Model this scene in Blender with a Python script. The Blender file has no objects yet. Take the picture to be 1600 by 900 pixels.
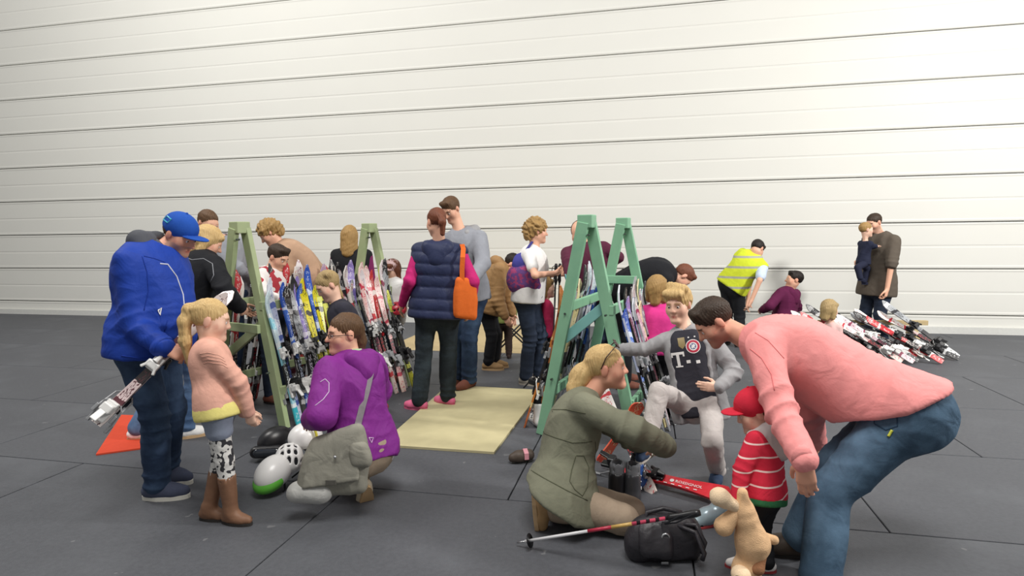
import bpy, bmesh, math, random, time
import numpy as np
from mathutils import Vector, Matrix
T0 = time.time()
random.seed(7)
SC = bpy.context.scene
COL = SC.collection

# ------------------------------------------------------------------ camera
CAM_Z, PITCH, ROLL, FPX = 1.54, math.radians(5.15), math.radians(0.70), 940.0
F3 = np.array([0, math.cos(PITCH), -math.sin(PITCH)])
R0 = np.array([1.0, 0, 0]); U0 = np.array([0, math.sin(PITCH), math.cos(PITCH)])
R3 = R0 * math.cos(ROLL) - U0 * math.sin(ROLL)
U3 = U0 * math.cos(ROLL) + R0 * math.sin(ROLL)
EYE = np.array([0, 0, CAM_Z])
cd = bpy.data.cameras.new('camera'); cam = bpy.data.objects.new('camera', cd); COL.objects.link(cam)
cd.sensor_width = 36.0; cd.lens = FPX * 36.0 / 1600.0; cd.clip_end = 200
cam.matrix_world = Matrix(((R3[0], U3[0], -F3[0], 0), (R3[1], U3[1], -F3[1], 0), (R3[2], U3[2], -F3[2], CAM_Z), (0, 0, 0, 1)))
SC.camera = cam
# ------------------------------------------------------------------ light of the hall
W = bpy.data.worlds.new('hall_light'); SC.world = W; W.use_nodes = True
W.node_tree.nodes['Background'].inputs[0].default_value = (1.0, 0.985, 0.96, 1)
W.node_tree.nodes['Background'].inputs[1].default_value = 0.36
def area(name, loc, target, size, power, col=(1, .97, .93), sy=None):
    l = bpy.data.lights.new(name, 'AREA'); l.size = size; l.energy = power; l.color = col
    if sy: l.shape = 'RECTANGLE'; l.size_y = sy
    o = bpy.data.objects.new(name, l); COL.objects.link(o); o.location = loc
    o.rotation_euler = (Vector(target) - Vector(loc)).to_track_quat('-Z', 'Y').to_euler()
    return o
area('hall_lamp', (-6.5, 4.5, 8.8), (-4.6, 10.5, 3.4), 3.0, 600)
area('hall_lamp', (7.7, 2.0, 5.0), (4.2, 8.6, 0.9), 0.7, 620)
area('hall_lamp', (0.5, 0.5, 8.5), (0.3, 4.0, 0.0), 3.0, 520)
SC.view_settings.view_transform = 'Standard'; SC.view_settings.look = 'None'
SC.view_settings.exposure = 0.0; SC.view_settings.gamma = 1.0; SC.view_settings.use_curve_mapping = False

# ------------------------------------------------------------------ small maths
def nrm(v):
    v = np.asarray(v, float); return v / (np.linalg.norm(v) + 1e-12)
def ray(u, v): return F3 * FPX + R3 * (u - 800.0) + U3 * (450.0 - v)
def G(u, v, z=0.0):
    d = ray(u, v); return EYE + d * ((z - CAM_Z) / d[2])
def P(u, v, Y):
    d = ray(u, v); return EYE + d * (Y / d[1])
def on_ray(u, v, a, L, sg=0):
    d = nrm(ray(u, v)); t0 = np.dot(a - EYE, d); c = EYE + d * t0
    h2 = L * L - np.dot(c - a, c - a)
    return c if h2 <= 0 or sg == 0 else c + d * (math.sqrt(h2) * sg)
def ik(a, c, L1, L2, hint):
    v = c - a; D = np.linalg.norm(v); n = v / D
    if D > (L1 + L2) * .999:
        return a + v * (L1 / (L1 + L2))
    x = (L1 * L1 - L2 * L2 + D * D) / (2 * D); y = math.sqrt(max(L1 * L1 - x * x, 0))
    h = np.asarray(hint, float); h = nrm(h - n * np.dot(h, n))
    return a + n * x + h * y
def yawf(y): y = math.radians(y); return np.array([math.sin(y), -math.cos(y), 0.0])
def yawl(y): y = math.radians(y); return np.array([math.cos(y), math.sin(y), 0.0])
def frame(yaw, pitch=0, roll=0):          # columns: right, forward, up
    f, l, u = yawf(yaw), yawl(yaw), np.array([0, 0, 1.0]); p, r = math.radians(pitch), math.radians(roll)
    f, u = f * math.cos(p) - u * math.sin(p), u * math.cos(p) + f * math.sin(p)
    l, u = l * math.cos(r) - u * math.sin(r), u * math.cos(r) + l * math.sin(r)
    return np.stack([-l, f, u], 1)
def lin(c):
    if isinstance(c, str):
        c = [int(c[i:i + 2], 16) / 255 for i in (0, 2, 4)]
    return tuple(x / 12.92 if x <= .04045 else ((x + .055) / 1.055) ** 2.4 for x in c)
def noise3(p, seed, f):
    r = np.random.RandomState(seed); out = np.zeros(len(p))
    for i in range(5):
        d = nrm(r.normal(size=3)); e = nrm(r.normal(size=3)); ff = f * (0.7 + .6 * r.rand())
        out += np.sin(p @ d * ff + r.rand() * 6.28 + 1.6 * np.sin(p @ e * ff * .55 + r.rand() * 6.28))
    return out / 5

# ------------------------------------------------------------------ materials
MATS = {}
def mat(name, col, rough=.8, var=.08, bump=.25, scale=90, metal=0.0, spec=.3, fold=0.0, coat=0):
    if name in MATS: return MATS[name]
    m = bpy.data.materials.new(name); m.use_nodes = True; nt = m.node_tree; N = nt.nodes; L = nt.links
    b = N['Principled BSDF']; b.inputs['Roughness'].default_value = rough; b.inputs['Metallic'].default_value = metal
    b.inputs['Specular IOR Level'].default_value = spec; b.inputs['Coat Weight'].default_value = coat
    c = lin(col); tc = N.new('ShaderNodeTexCoord')
    nz = N.new('ShaderNodeTexNoise'); nz.inputs['Scale'].default_value = scale * .25; nz.inputs['Detail'].default_value = 4
    L.new(tc.outputs['Object'], nz.inputs['Vector'])
    mx = N.new('ShaderNodeMix'); mx.data_type = 'RGBA'
    mx.inputs['A'].default_value = (*[x * (1 - var) for x in c], 1); mx.inputs['B'].default_value = (*[min(1, x * (1 + var)) for x in c], 1)
    L.new(nz.outputs['Fac'], mx.inputs['Factor']); L.new(mx.outputs['Result'], b.inputs['Base Color'])
    if bump:
        n2 = N.new('ShaderNodeTexNoise'); n2.inputs['Scale'].default_value = scale; n2.inputs['Detail'].default_value = 3
        L.new(tc.outputs['Object'], n2.inputs['Vector'])
        bp = N.new('ShaderNodeBump'); bp.inputs['Strength'].default_value = bump; bp.inputs['Distance'].default_value = .004
        L.new(n2.outputs['Fac'], bp.inputs['Height']); last = bp
        if fold:
            n3 = N.new('ShaderNodeTexNoise'); n3.inputs['Scale'].default_value = 9; n3.inputs['Distortion'].default_value = 1.2
            L.new(tc.outputs['Object'], n3.inputs['Vector'])
            b2 = N.new('ShaderNodeBump'); b2.inputs['Strength'].default_value = fold; b2.inputs['Distance'].default_value = .02
            L.new(n3.outputs['Fac'], b2.inputs['Height']); L.new(bp.outputs['Normal'], b2.inputs['Normal']); last = b2
        L.new(last.outputs['Normal'], b.inputs['Normal'])
    MATS[name] = m; return m
def cloth(name, col, fold=.3, rough=.85, var=.1, scale=120): return mat(name, col, rough, var, .2, scale, 0, .2, fold)
def plastic(name, col, rough=.35): return mat(name, col, rough, .03, 0, 20, 0, .5)
def mixnode(nt, fac, a, bcol):
    m = nt.nodes.new('ShaderNodeMix'); m.data_type = 'RGBA'
    nt.links.new(fac, m.inputs['Factor'])
    for k, s in (('A', a), ('B', bcol)):
        if hasattr(s, 'is_linked') or hasattr(s, 'links'): nt.links.new(s, m.inputs[k])
        else: m.inputs[k].default_value = (*lin(s), 1)
    return m.outputs['Result']
def base_socket(m): return m.node_tree.nodes['Principled BSDF'].inputs['Base Color']
def math_node(nt, op, a, b=None, c=None):
    n = nt.nodes.new('ShaderNodeMath'); n.operation = op
    for i, s in enumerate((a, b, c)):
        if s is None: continue
        if isinstance(s, (int, float)): n.inputs[i].default_value = s
        else: nt.links.new(s, n.inputs[i])
    return n.outputs[0]
def coords(nt, which='Object'):
    tc = nt.nodes.new('ShaderNodeTexCoord'); sx = nt.nodes.new('ShaderNodeSeparateXYZ')
    nt.links.new(tc.outputs[which], sx.inputs[0]); return tc.outputs[which], sx.outputs
def striped(name, col, col2, axis='Z', freq=14, width=.16, phase=0.0, **kw):
    m = cloth(name, col, **kw); nt = m.node_tree; v, s = coords(nt)
    f = math_node(nt, 'FRACT', math_node(nt, 'MULTIPLY_ADD', s[axis], freq, phase))
    g = math_node(nt, 'LESS_THAN', f, width)
    old = base_socket(m).links[0].from_socket
    nt.links.new(mixnode(nt, g, old, col2), base_socket(m)); return m
def spotted(name, col, col2, scale=38, thr=.46):
    m = cloth(name, col); nt = m.node_tree; v, s = coords(nt)
    vo = nt.nodes.new('ShaderNodeTexNoise'); vo.inputs['Scale'].default_value = scale; vo.inputs['Detail'].default_value = 1
    nt.links.new(v, vo.inputs['Vector'])
    g = math_node(nt, 'LESS_THAN', vo.outputs['Fac'], thr)
    nt.links.new(mixnode(nt, g, base_socket(m).links[0].from_socket, col2), base_socket(m)); return m
def denim(name, col, fade):
    m = cloth(name, col, fold=.4, scale=160); nt = m.node_tree; v, s = coords(nt)
    nz = nt.nodes.new('ShaderNodeTexNoise'); nz.inputs['Scale'].default_value = 5; nz.inputs['Detail'].default_value = 6
    nt.links.new(v, nz.inputs['Vector'])
    g = math_node(nt, 'MULTIPLY', math_node(nt, 'SUBTRACT', nz.outputs['Fac'], .42), 2.4); g.node.use_clamp = True
    nt.links.new(mixnode(nt, g, base_socket(m).links[0].from_socket, fade), base_socket(m)); return m
def skin_mat(name='skin'):
    if name in MATS: return MATS[name]
    m = bpy.data.materials.new(name); m.use_nodes = True; nt = m.node_tree; b = nt.nodes['Principled BSDF']
    a = nt.nodes.new('ShaderNodeVertexColor'); a.layer_name = 'tone'
    nt.links.new(a.outputs['Color'], b.inputs['Base Color']); b.inputs['Roughness'].default_value = .5
    b.inputs['Specular IOR Level'].default_value = .35
    b.inputs['Subsurface Weight'].default_value = .0
    MATS[name] = m; return m
def hair_mat(name, col, col2):
    if name in MATS: return MATS[name]
    m = bpy.data.materials.new(name); m.use_nodes = True; nt = m.node_tree; b = nt.nodes['Principled BSDF']
    b.inputs['Roughness'].default_value = .5; b.inputs['Specular IOR Level'].default_value = .3
    v, s = coords(nt); mp = nt.nodes.new('ShaderNodeMapping'); mp.inputs['Scale'].default_value = (130, 130, 18); nt.links.new(v, mp.inputs[0])
    nz = nt.nodes.new('ShaderNodeTexNoise'); nz.inputs['Scale'].default_value = 1; nz.inputs['Detail'].default_value = 4; nt.links.new(mp.outputs[0], nz.inputs['Vector'])
    nt.links.new(mixnode(nt, nz.outputs['Fac'], col, col2), b.inputs['Base Color'])
    bp = nt.nodes.new('ShaderNodeBump'); bp.inputs['Strength'].default_value = .8; bp.inputs['Distance'].default_value = .008
    nt.links.new(nz.outputs['Fac'], bp.inputs['Height']); nt.links.new(bp.outputs['Normal'], b.inputs['Normal'])
    MATS[name] = m; return m

# ------------------------------------------------------------------ objects
def link(o, parent=None):
    COL.objects.link(o)
    if parent is not None: o.parent = parent
    return o
def tag(o, label=None, cat=None, group=None, kind=None):
    if label: o['label'] = label
    if cat: o['category'] = cat
    if group: o['group'] = group
    if kind: o['kind'] = kind
    return o
def empty(name, loc, label, cat, group=None, rz=0.0):
    o = bpy.data.objects.new(name, None); o.empty_display_size = .1; link(o); o.location = tuple(loc); o.rotation_euler = (0, 0, rz)
    return tag(o, label, cat, group)
def obj_np(name, V, Q, m, parent=None, smooth=True, off=None):
    V = np.asarray(V, np.float32)
    if off is not None: V = V - np.asarray(off, np.float32)
    me = bpy.data.meshes.new(name); n = len(Q)
    me.vertices.add(len(V)); me.vertices.foreach_set('co', V.ravel())
    me.loops.add(n * 4); me.loops.foreach_set('vertex_index', Q.ravel().astype(np.int32))
    me.polygons.add(n); me.polygons.foreach_set('loop_start', np.arange(0, n * 4, 4, dtype=np.int32))
    me.update(calc_edges=True); me.validate()
    if smooth: me.polygons.foreach_set('use_smooth', np.ones(len(me.polygons), bool))
    me.materials.append(m)
    return link(bpy.data.objects.new(name, me), parent)
def obj_bm(name, bm, m, parent=None, smooth=False, loc=None):
    me = bpy.data.meshes.new(name); bmesh.ops.recalc_face_normals(bm, faces=bm.faces); bm.to_mesh(me); bm.free()
    if smooth:
        for p in me.polygons: p.use_smooth = True
    for x in (m if isinstance(m, (list, tuple)) else [m]): me.materials.append(x)
    o = link(bpy.data.objects.new(name, me), parent)
    if loc is not None: o.location = tuple(loc)
    return o
def bm_box(bm, lo, hi, M=None, bev=0.0, mi=0):
    vs = [bm.verts.new((lo[0] if i & 1 == 0 else hi[0], lo[1] if i & 2 == 0 else hi[1], lo[2] if i & 4 == 0 else hi[2])) for i in range(8)]
    fs = [bm.faces.new([vs[i] for i in q]) for q in ((0, 2, 3, 1), (4, 5, 7, 6), (0, 1, 5, 4), (2, 6, 7, 3), (0, 4, 6, 2), (1, 3, 7, 5))]
    for f in fs: f.material_index = mi
    if bev:
        es = set(e for f in fs for e in f.edges)
        r = bmesh.ops.bevel(bm, geom=list(es), offset=bev, segments=2, affect='EDGES', profile=.5); vs = list(set(vs) & set(bm.verts)) + r['verts']
        vs = list({v for v in vs if v.is_valid})
    if M is not None: bmesh.ops.transform(bm, matrix=M, verts=vs)
    return vs
def bm_bar(bm, a, b, w, t, wdir=(0, 0, 1), bev=.004):   # rectangular bar from a to b, width w along wdir, thickness t
    a, b = np.asarray(a, float), np.asarray(b, float); y = nrm(b - a); x = np.asarray(wdir, float); x = nrm(x - y * np.dot(x, y)); z = np.cross(x, y)
    M = Matrix(((x[0], y[0], z[0], a[0]), (x[1], y[1], z[1], a[1]), (x[2], y[2], z[2], a[2]), (0, 0, 0, 1)))
    L = np.linalg.norm(b - a); bm_box(bm, (-w / 2, 0, -t / 2), (w / 2, L, t / 2), M, bev)
def bm_tube(bm, pts, r, seg=8, cap=True):
    pts = [np.asarray(p, float) for p in pts]; n = len(pts); rr = r if hasattr(r, '__len__') else [r] * n
    rings = []; prev = None
    for i, p in enumerate(pts):
        d = nrm(pts[min(i + 1, n - 1)] - pts[max(i - 1, 0)])
        x = prev if prev is not None else (np.array([0, 0, 1.0]) if abs(d[2]) < .9 else np.array([1.0, 0, 0]))
        x = nrm(x - d * np.dot(x, d)); y = np.cross(d, x); prev = x
        rings.append([bm.verts.new(p + (x * math.cos(k * 2 * math.pi / seg) + y * math.sin(k * 2 * math.pi / seg)) * rr[i]) for k in range(seg)])
    for i in range(n - 1):
        for k in range(seg): bm.faces.new((rings[i][k], rings[i][(k + 1) % seg], rings[i + 1][(k + 1) % seg], rings[i + 1][k]))
    if cap: bm.faces.new(rings[0]); bm.faces.new(rings[-1])
def bm_ribbon(bm, pts, side, w, t):     # flat strap following pts, width along side vectors
    n = len(pts); rings = []
    for i, p in enumerate(pts):
        p = np.asarray(p, float); d = nrm(np.asarray(pts[min(i + 1, n - 1)], float) - np.asarray(pts[max(i - 1, 0)], float))
        s = np.asarray(side, float); s = nrm(s - d * np.dot(s, d)); z = np.cross(d, s)
        rings.append([bm.verts.new(p + s * a * w / 2 + z * b * t / 2) for a, b in ((-1, -1), (1, -1), (1, 1), (-1, 1))])
    for i in range(n - 1):
        for k in range(4): bm.faces.new((rings[i][k], rings[i][(k + 1) % 4], rings[i + 1][(k + 1) % 4], rings[i + 1][k]))
    bm.faces.new(rings[0]); bm.faces.new(rings[-1])

# ------------------------------------------------------------------ implicit surfaces (numpy) -> quad meshes
def rc(a, b, r1, r2=None, k=.02): return ('rc', np.asarray(a, float), np.asarray(b, float), r1, r1 if r2 is None else r2, k)
def el(c, R, k=.02, M=None): return ('el', np.asarray(c, float), np.asarray(R, float), np.eye(3) if M is None else M, k)
def sub_el(c, R, k=.01, M=None): return ('sel', np.asarray(c, float), np.asarray(R, float), np.eye(3) if M is None else M, k)
def sub_rc(a, b, r1, r2=None, k=.01): return ('src', np.asarray(a, float), np.asarray(b, float), r1, r1 if r2 is None else r2, k)
def cut(p0, n, k=.006): return ('cut', np.asarray(p0, float), nrm(n), k)
def xform(prims, M, o, s):               # local prims -> world
    out = []
    for p in prims:
        if p[0] in ('rc', 'src'): out.append((p[0], o + M @ p[1] * s, o + M @ p[2] * s, p[3] * s, p[4] * s, p[5] * s))
        elif p[0] in ('el', 'sel'): out.append((p[0], o + M @ p[1] * s, p[2] * s, M @ p[3], p[4] * s))
        else: out.append((p[0], o + M @ p[1] * s, M @ p[2], p[3] * s))
    return out
def bounds(p):
    if p[0] in ('rc', 'src'):
        r = max(p[3], p[4]); return np.minimum(p[1], p[2]) - r, np.maximum(p[1], p[2]) + r
    if p[0] in ('el', 'sel'):
        r = np.abs(p[3]) @ p[2]; return p[1] - r, p[1] + r
    return None
def dist(p, X):
    if p[0] in ('rc', 'src'):
        ba = (p[2] - p[1]).astype(np.float32); pa = X - p[1].astype(np.float32); l2 = float(ba @ ba) + 1e-9
        t = np.clip(pa @ ba / l2, 0, 1); q = pa - t[:, None] * ba
        return np.sqrt(np.einsum('ij,ij->i', q, q)) - (p[3] + t * (p[4] - p[3]))
    q = (X - p[1].astype(np.float32)) @ p[3].astype(np.float32)
    q1 = q / p[2].astype(np.float32); q2 = q1 / p[2].astype(np.float32)
    k0 = np.sqrt(np.einsum('ij,ij->i', q1, q1)); k1 = np.sqrt(np.einsum('ij,ij->i', q2, q2)) + 1e-6
    return k0 * (k0 - 1) / k1
def evaluate(prims, X, margin):
    D = np.full(len(X), .3, np.float32)
    for p in prims:
        if p[0] == 'cut':
            d = (X - p[1].astype(np.float32)) @ p[2].astype(np.float32); k = p[3]
            h = np.maximum(k - np.abs(d - D), 0) / k if k > 0 else 0; D = np.maximum(d, D) + h * h * k * .25; continue
        lo, hi = bounds(p); k = p[-1]; mg = margin + k
        ix = np.nonzero(np.all((X > (lo - mg)) & (X < (hi + mg)), axis=1))[0]
        if len(ix) == 0: continue
        d = dist(p, X[ix]); e = D[ix]
        if p[0] in ('rc', 'el'):
            if k > 0:
                h = np.maximum(k - np.abs(d - e), 0) / k; D[ix] = np.minimum(d, e) - h * h * k * .25
            else: D[ix] = np.minimum(d, e)
        else:
            if k > 0:
                h = np.maximum(k - np.abs(-d - e), 0) / k; D[ix] = np.maximum(-d, e) + h * h * k * .25
            else: D[ix] = np.maximum(-d, e)
    return D
def sdf_mesh(prims, h, B=4):
    bs = [bounds(p) for p in prims if p[0] in ('rc', 'el')]
    lo = np.min([b[0] for b in bs], 0) - 3 * h - .02; hi = np.max([b[1] for b in bs], 0) + 3 * h + .02
    nb = np.ceil((hi - lo) / (B * h)).astype(int) + 1
    gi = np.stack(np.meshgrid(*[np.arange(n) for n in nb], indexing='ij'), -1).reshape(-1, 3)
    C = (lo + (gi + .5) * B * h - .5 * h).astype(np.float32)
    Dc = evaluate(prims, C, B * h * 1.6)
    act = np.abs(Dc) < B * h * 1.15
    D = np.repeat(np.repeat(np.repeat(np.where(Dc < 0, -.3, .3).astype(np.float32).reshape(nb), B, 0), B, 1), B, 2)
    ab = gi[act]
    o = np.stack(np.meshgrid(*[np.arange(B)] * 3, indexing='ij'), -1).reshape(-1, 3)
    fi = (ab[:, None, :] * B + o[None]).reshape(-1, 3)
    X = (lo + fi * h).astype(np.float32)
    D[fi[:, 0], fi[:, 1], fi[:, 2]] = evaluate(prims, X, B * h * .6)
    I = D < 0
    c = I[:-1, :-1, :-1].astype(np.uint8)
    for a in range(1, 8):
        s = tuple(slice(1, None) if a >> q & 1 else slice(None, -1) for q in range(3)); c = c + I[s]
    cells = np.argwhere((c > 0) & (c < 8))
    vid = np.full(c.shape, -1, np.int32); vid[cells[:, 0], cells[:, 1], cells[:, 2]] = np.arange(len(cells))
    pos = np.zeros((len(cells), 3)); cnt = np.zeros(len(cells))
    for ax in range(3):
        for q in range(4):
            o0 = np.zeros(3, int); oth = [a for a in range(3) if a != ax]; o0[oth[0]] = q & 1; o0[oth[1]] = q >> 1
            o1 = o0.copy(); o1[ax] = 1
            a = cells + o0; b = cells + o1
            d0 = D[a[:, 0], a[:, 1], a[:, 2]]; d1 = D[b[:, 0], b[:, 1], b[:, 2]]
            x = (d0 < 0) != (d1 < 0); t = np.where(x, d0 / np.where(d0 - d1 == 0, 1, d0 - d1), 0)
            e = o0[None].repeat(len(cells), 0).astype(float); e[:, ax] = t
            pos += e * x[:, None]; cnt += x
    V = lo + (cells + pos / cnt[:, None]) * h
    quads = []
    for ax in range(3):
        b, c2 = (ax + 1) % 3, (ax + 2) % 3
        s0 = [slice(None)] * 3; s1 = [slice(None)] * 3; s0[ax] = slice(None, -1); s1[ax] = slice(1, None)
        ch = np.argwhere(I[tuple(s0)] != I[tuple(s1)])
        ch = ch[(ch[:, b] > 0) & (ch[:, c2] > 0) & np.all(ch < np.array(c.shape), 1)]
        if len(ch) == 0: continue
        def cv(db, dc):
            t = ch.copy(); t[:, b] += db; t[:, c2] += dc; return vid[t[:, 0], t[:, 1], t[:, 2]]
        q = np.stack([cv(-1, -1), cv(0, -1), cv(0, 0), cv(-1, 0)], 1)
        fl = ~I[ch[:, 0], ch[:, 1], ch[:, 2]]; q[fl] = q[fl][:, ::-1]
        quads.append(q[np.all(q >= 0, 1)])
    return V, np.concatenate(quads)
def vnormals(V, Q):
    fn = np.cross(V[Q[:, 2]] - V[Q[:, 0]], V[Q[:, 3]] - V[Q[:, 1]]); N = np.zeros_like(V)
    for a in range(3):
        for j in range(4): N[:, a] += np.bincount(Q[:, j], fn[:, a], len(V))
    return N / (np.linalg.norm(N, axis=1)[:, None] + 1e-12)
def relax(V, Q, it=1):
    for _ in range(it):
        S = np.zeros_like(V); n = np.bincount(Q.ravel(), minlength=len(V)).astype(float) * 2
        for j in range(4):
            for a in range(3):
                S[:, a] += np.bincount(Q[:, j], V[Q[:, (j + 1) % 4], a] + V[Q[:, (j + 3) % 4], a], len(V))
        V = .5 * V + .5 * S / np.maximum(n, 1)[:, None]
    return V
# ------------------------------------------------------------------ people
RIBS = [(-.24, .178, .118), (-.12, .178, .120), (0, .172, .116), (.2, .165, .112), (.4, .150, .104), (.6, .158, .110), (.78, .172, .112), (.92, .150, .085), (1.0, .085, .062)]
SKIN = {'fair': 'e3b095', 'mid': 'd39c7e', 'rosy': 'dfa58b', 'pale': 'eac0a8'}
def eye_mesh(iris):
    k = 'eye_' + iris
    if k in bpy.data.meshes: return bpy.data.meshes[k]
    bm = bmesh.new(); bmesh.ops.create_uvsphere(bm, u_segments=16, v_segments=12, radius=.0125, matrix=Matrix.Rotation(math.radians(-90), 4, 'X'))
    for f in bm.faces:
        y = f.calc_center_median().normalized().y; f.smooth = True
        f.material_index = 2 if y > .955 else 1 if y > .84 else 0
    me = bpy.data.meshes.new(k); bm.to_mesh(me); bm.free()
    for m in (plastic('eye_white', 'e8e2da', .25), plastic('iris_' + iris, iris, .2), plastic('pupil', '0c0a0a', .15)): me.materials.append(m)
    return me
def head_prims(w=1.0, jaw=1.0, nose=1.0, cheek=0.0):
    return [el((0, -.012, .035), (.075 * w, .097, .088)), el((0, .028, -.028), (.061 * w, .066, .086), .03),
        rc((-.047 * w * jaw, .0, -.058), (-.016, .070, -.098), .021, .019, .03), rc((.047 * w * jaw, .0, -.058), (.016, .070, -.098), .021, .019, .03),
        el((0, .080, -.098), (.024, .018, .018), .02),
        rc((-.034, .076, .020), (.034, .076, .020), .013, .013, .03),
        el((-.043, .052, -.030), (.027, .03, .03 + cheek), .03), el((.043, .052, -.030), (.027, .03, .03 + cheek), .03),
        sub_el((-.031, .098, -.001), (.018, .013, .013), .014), sub_el((.031, .098, -.001), (.018, .013, .013), .014),
        rc((0, .086, .012), (0, .086 + .026 * nose, -.029), .0085, .0125, .012), el((-.012, .094, -.031), (.009, .010, .008), .008), el((.012, .094, -.031), (.009, .010, .008), .008),
        rc((-.016, .088, -.0615), (.016, .088, -.0615), .0075, .0075, .008), rc((-.013, .087, -.0735), (.013, .087, -.0735), .0085, .0085, .008),
        sub_rc((-.02, .1, -.067), (.02, .1, -.067), .0025, .0025, .004),
        el((-.077 * w, -.012, -.006), (.009, .020, .033), .008, frame(180 + 12, 8)), el((.077 * w, -.012, -.006), (.009, .020, .033), .008, frame(180 - 12, 8))]
def hand_prims(w, d, n, thumb, sc, curl=25, spread=1.0):
    d = nrm(d); n = nrm(n - d * np.dot(n, d)); s = np.cross(d, n) * thumb
    out = []; K = [(.027, .082), (.0095, .087), (-.009, .083), (-.026, .074)]
    Ls = [(.040, .025, .020), (.045, .029, .021), (.041, .027, .021), (.032, .021, .018)]
    for i, ((a, f), L) in enumerate(zip(K, Ls)):
        k = w + (s * a * spread + d * f) * sc
        out.append(rc(w + (s * a * .55 + d * .012) * sc, k, .0165 * sc, .0125 * sc, .012 * sc))
        ang, p, r = math.radians(curl * (.55 + .12 * i)), k, .0092 * sc
        for j, l in enumerate(L):
            dd = d * math.cos(ang) + n * math.sin(ang) + s * a * 2.2 * (spread - .75)
            q = p + nrm(dd) * l * sc; out.append(rc(p, q, r, r * .92, .004 * sc if j or True else .01)); p = q; r *= .92; ang += math.radians(curl * (1.05 - .1 * j))
    b = w + (d * .018 + s * .020 + n * .006) * sc
    c = b + nrm(d * .62 + s * .70 + n * .35) * .044 * sc; e = c + nrm(d * .85 + s * .30 + n * .45) * .033 * sc; f = e + nrm(d * .9 + s * .05 + n * .45) * .025 * sc
    out += [rc(b, c, .0155 * sc, .012 * sc, .014 * sc), rc(c, e, .0115 * sc, .010 * sc, .004 * sc), rc(e, f, .010 * sc, .0085 * sc, .004 * sc)]
    return out

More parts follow.
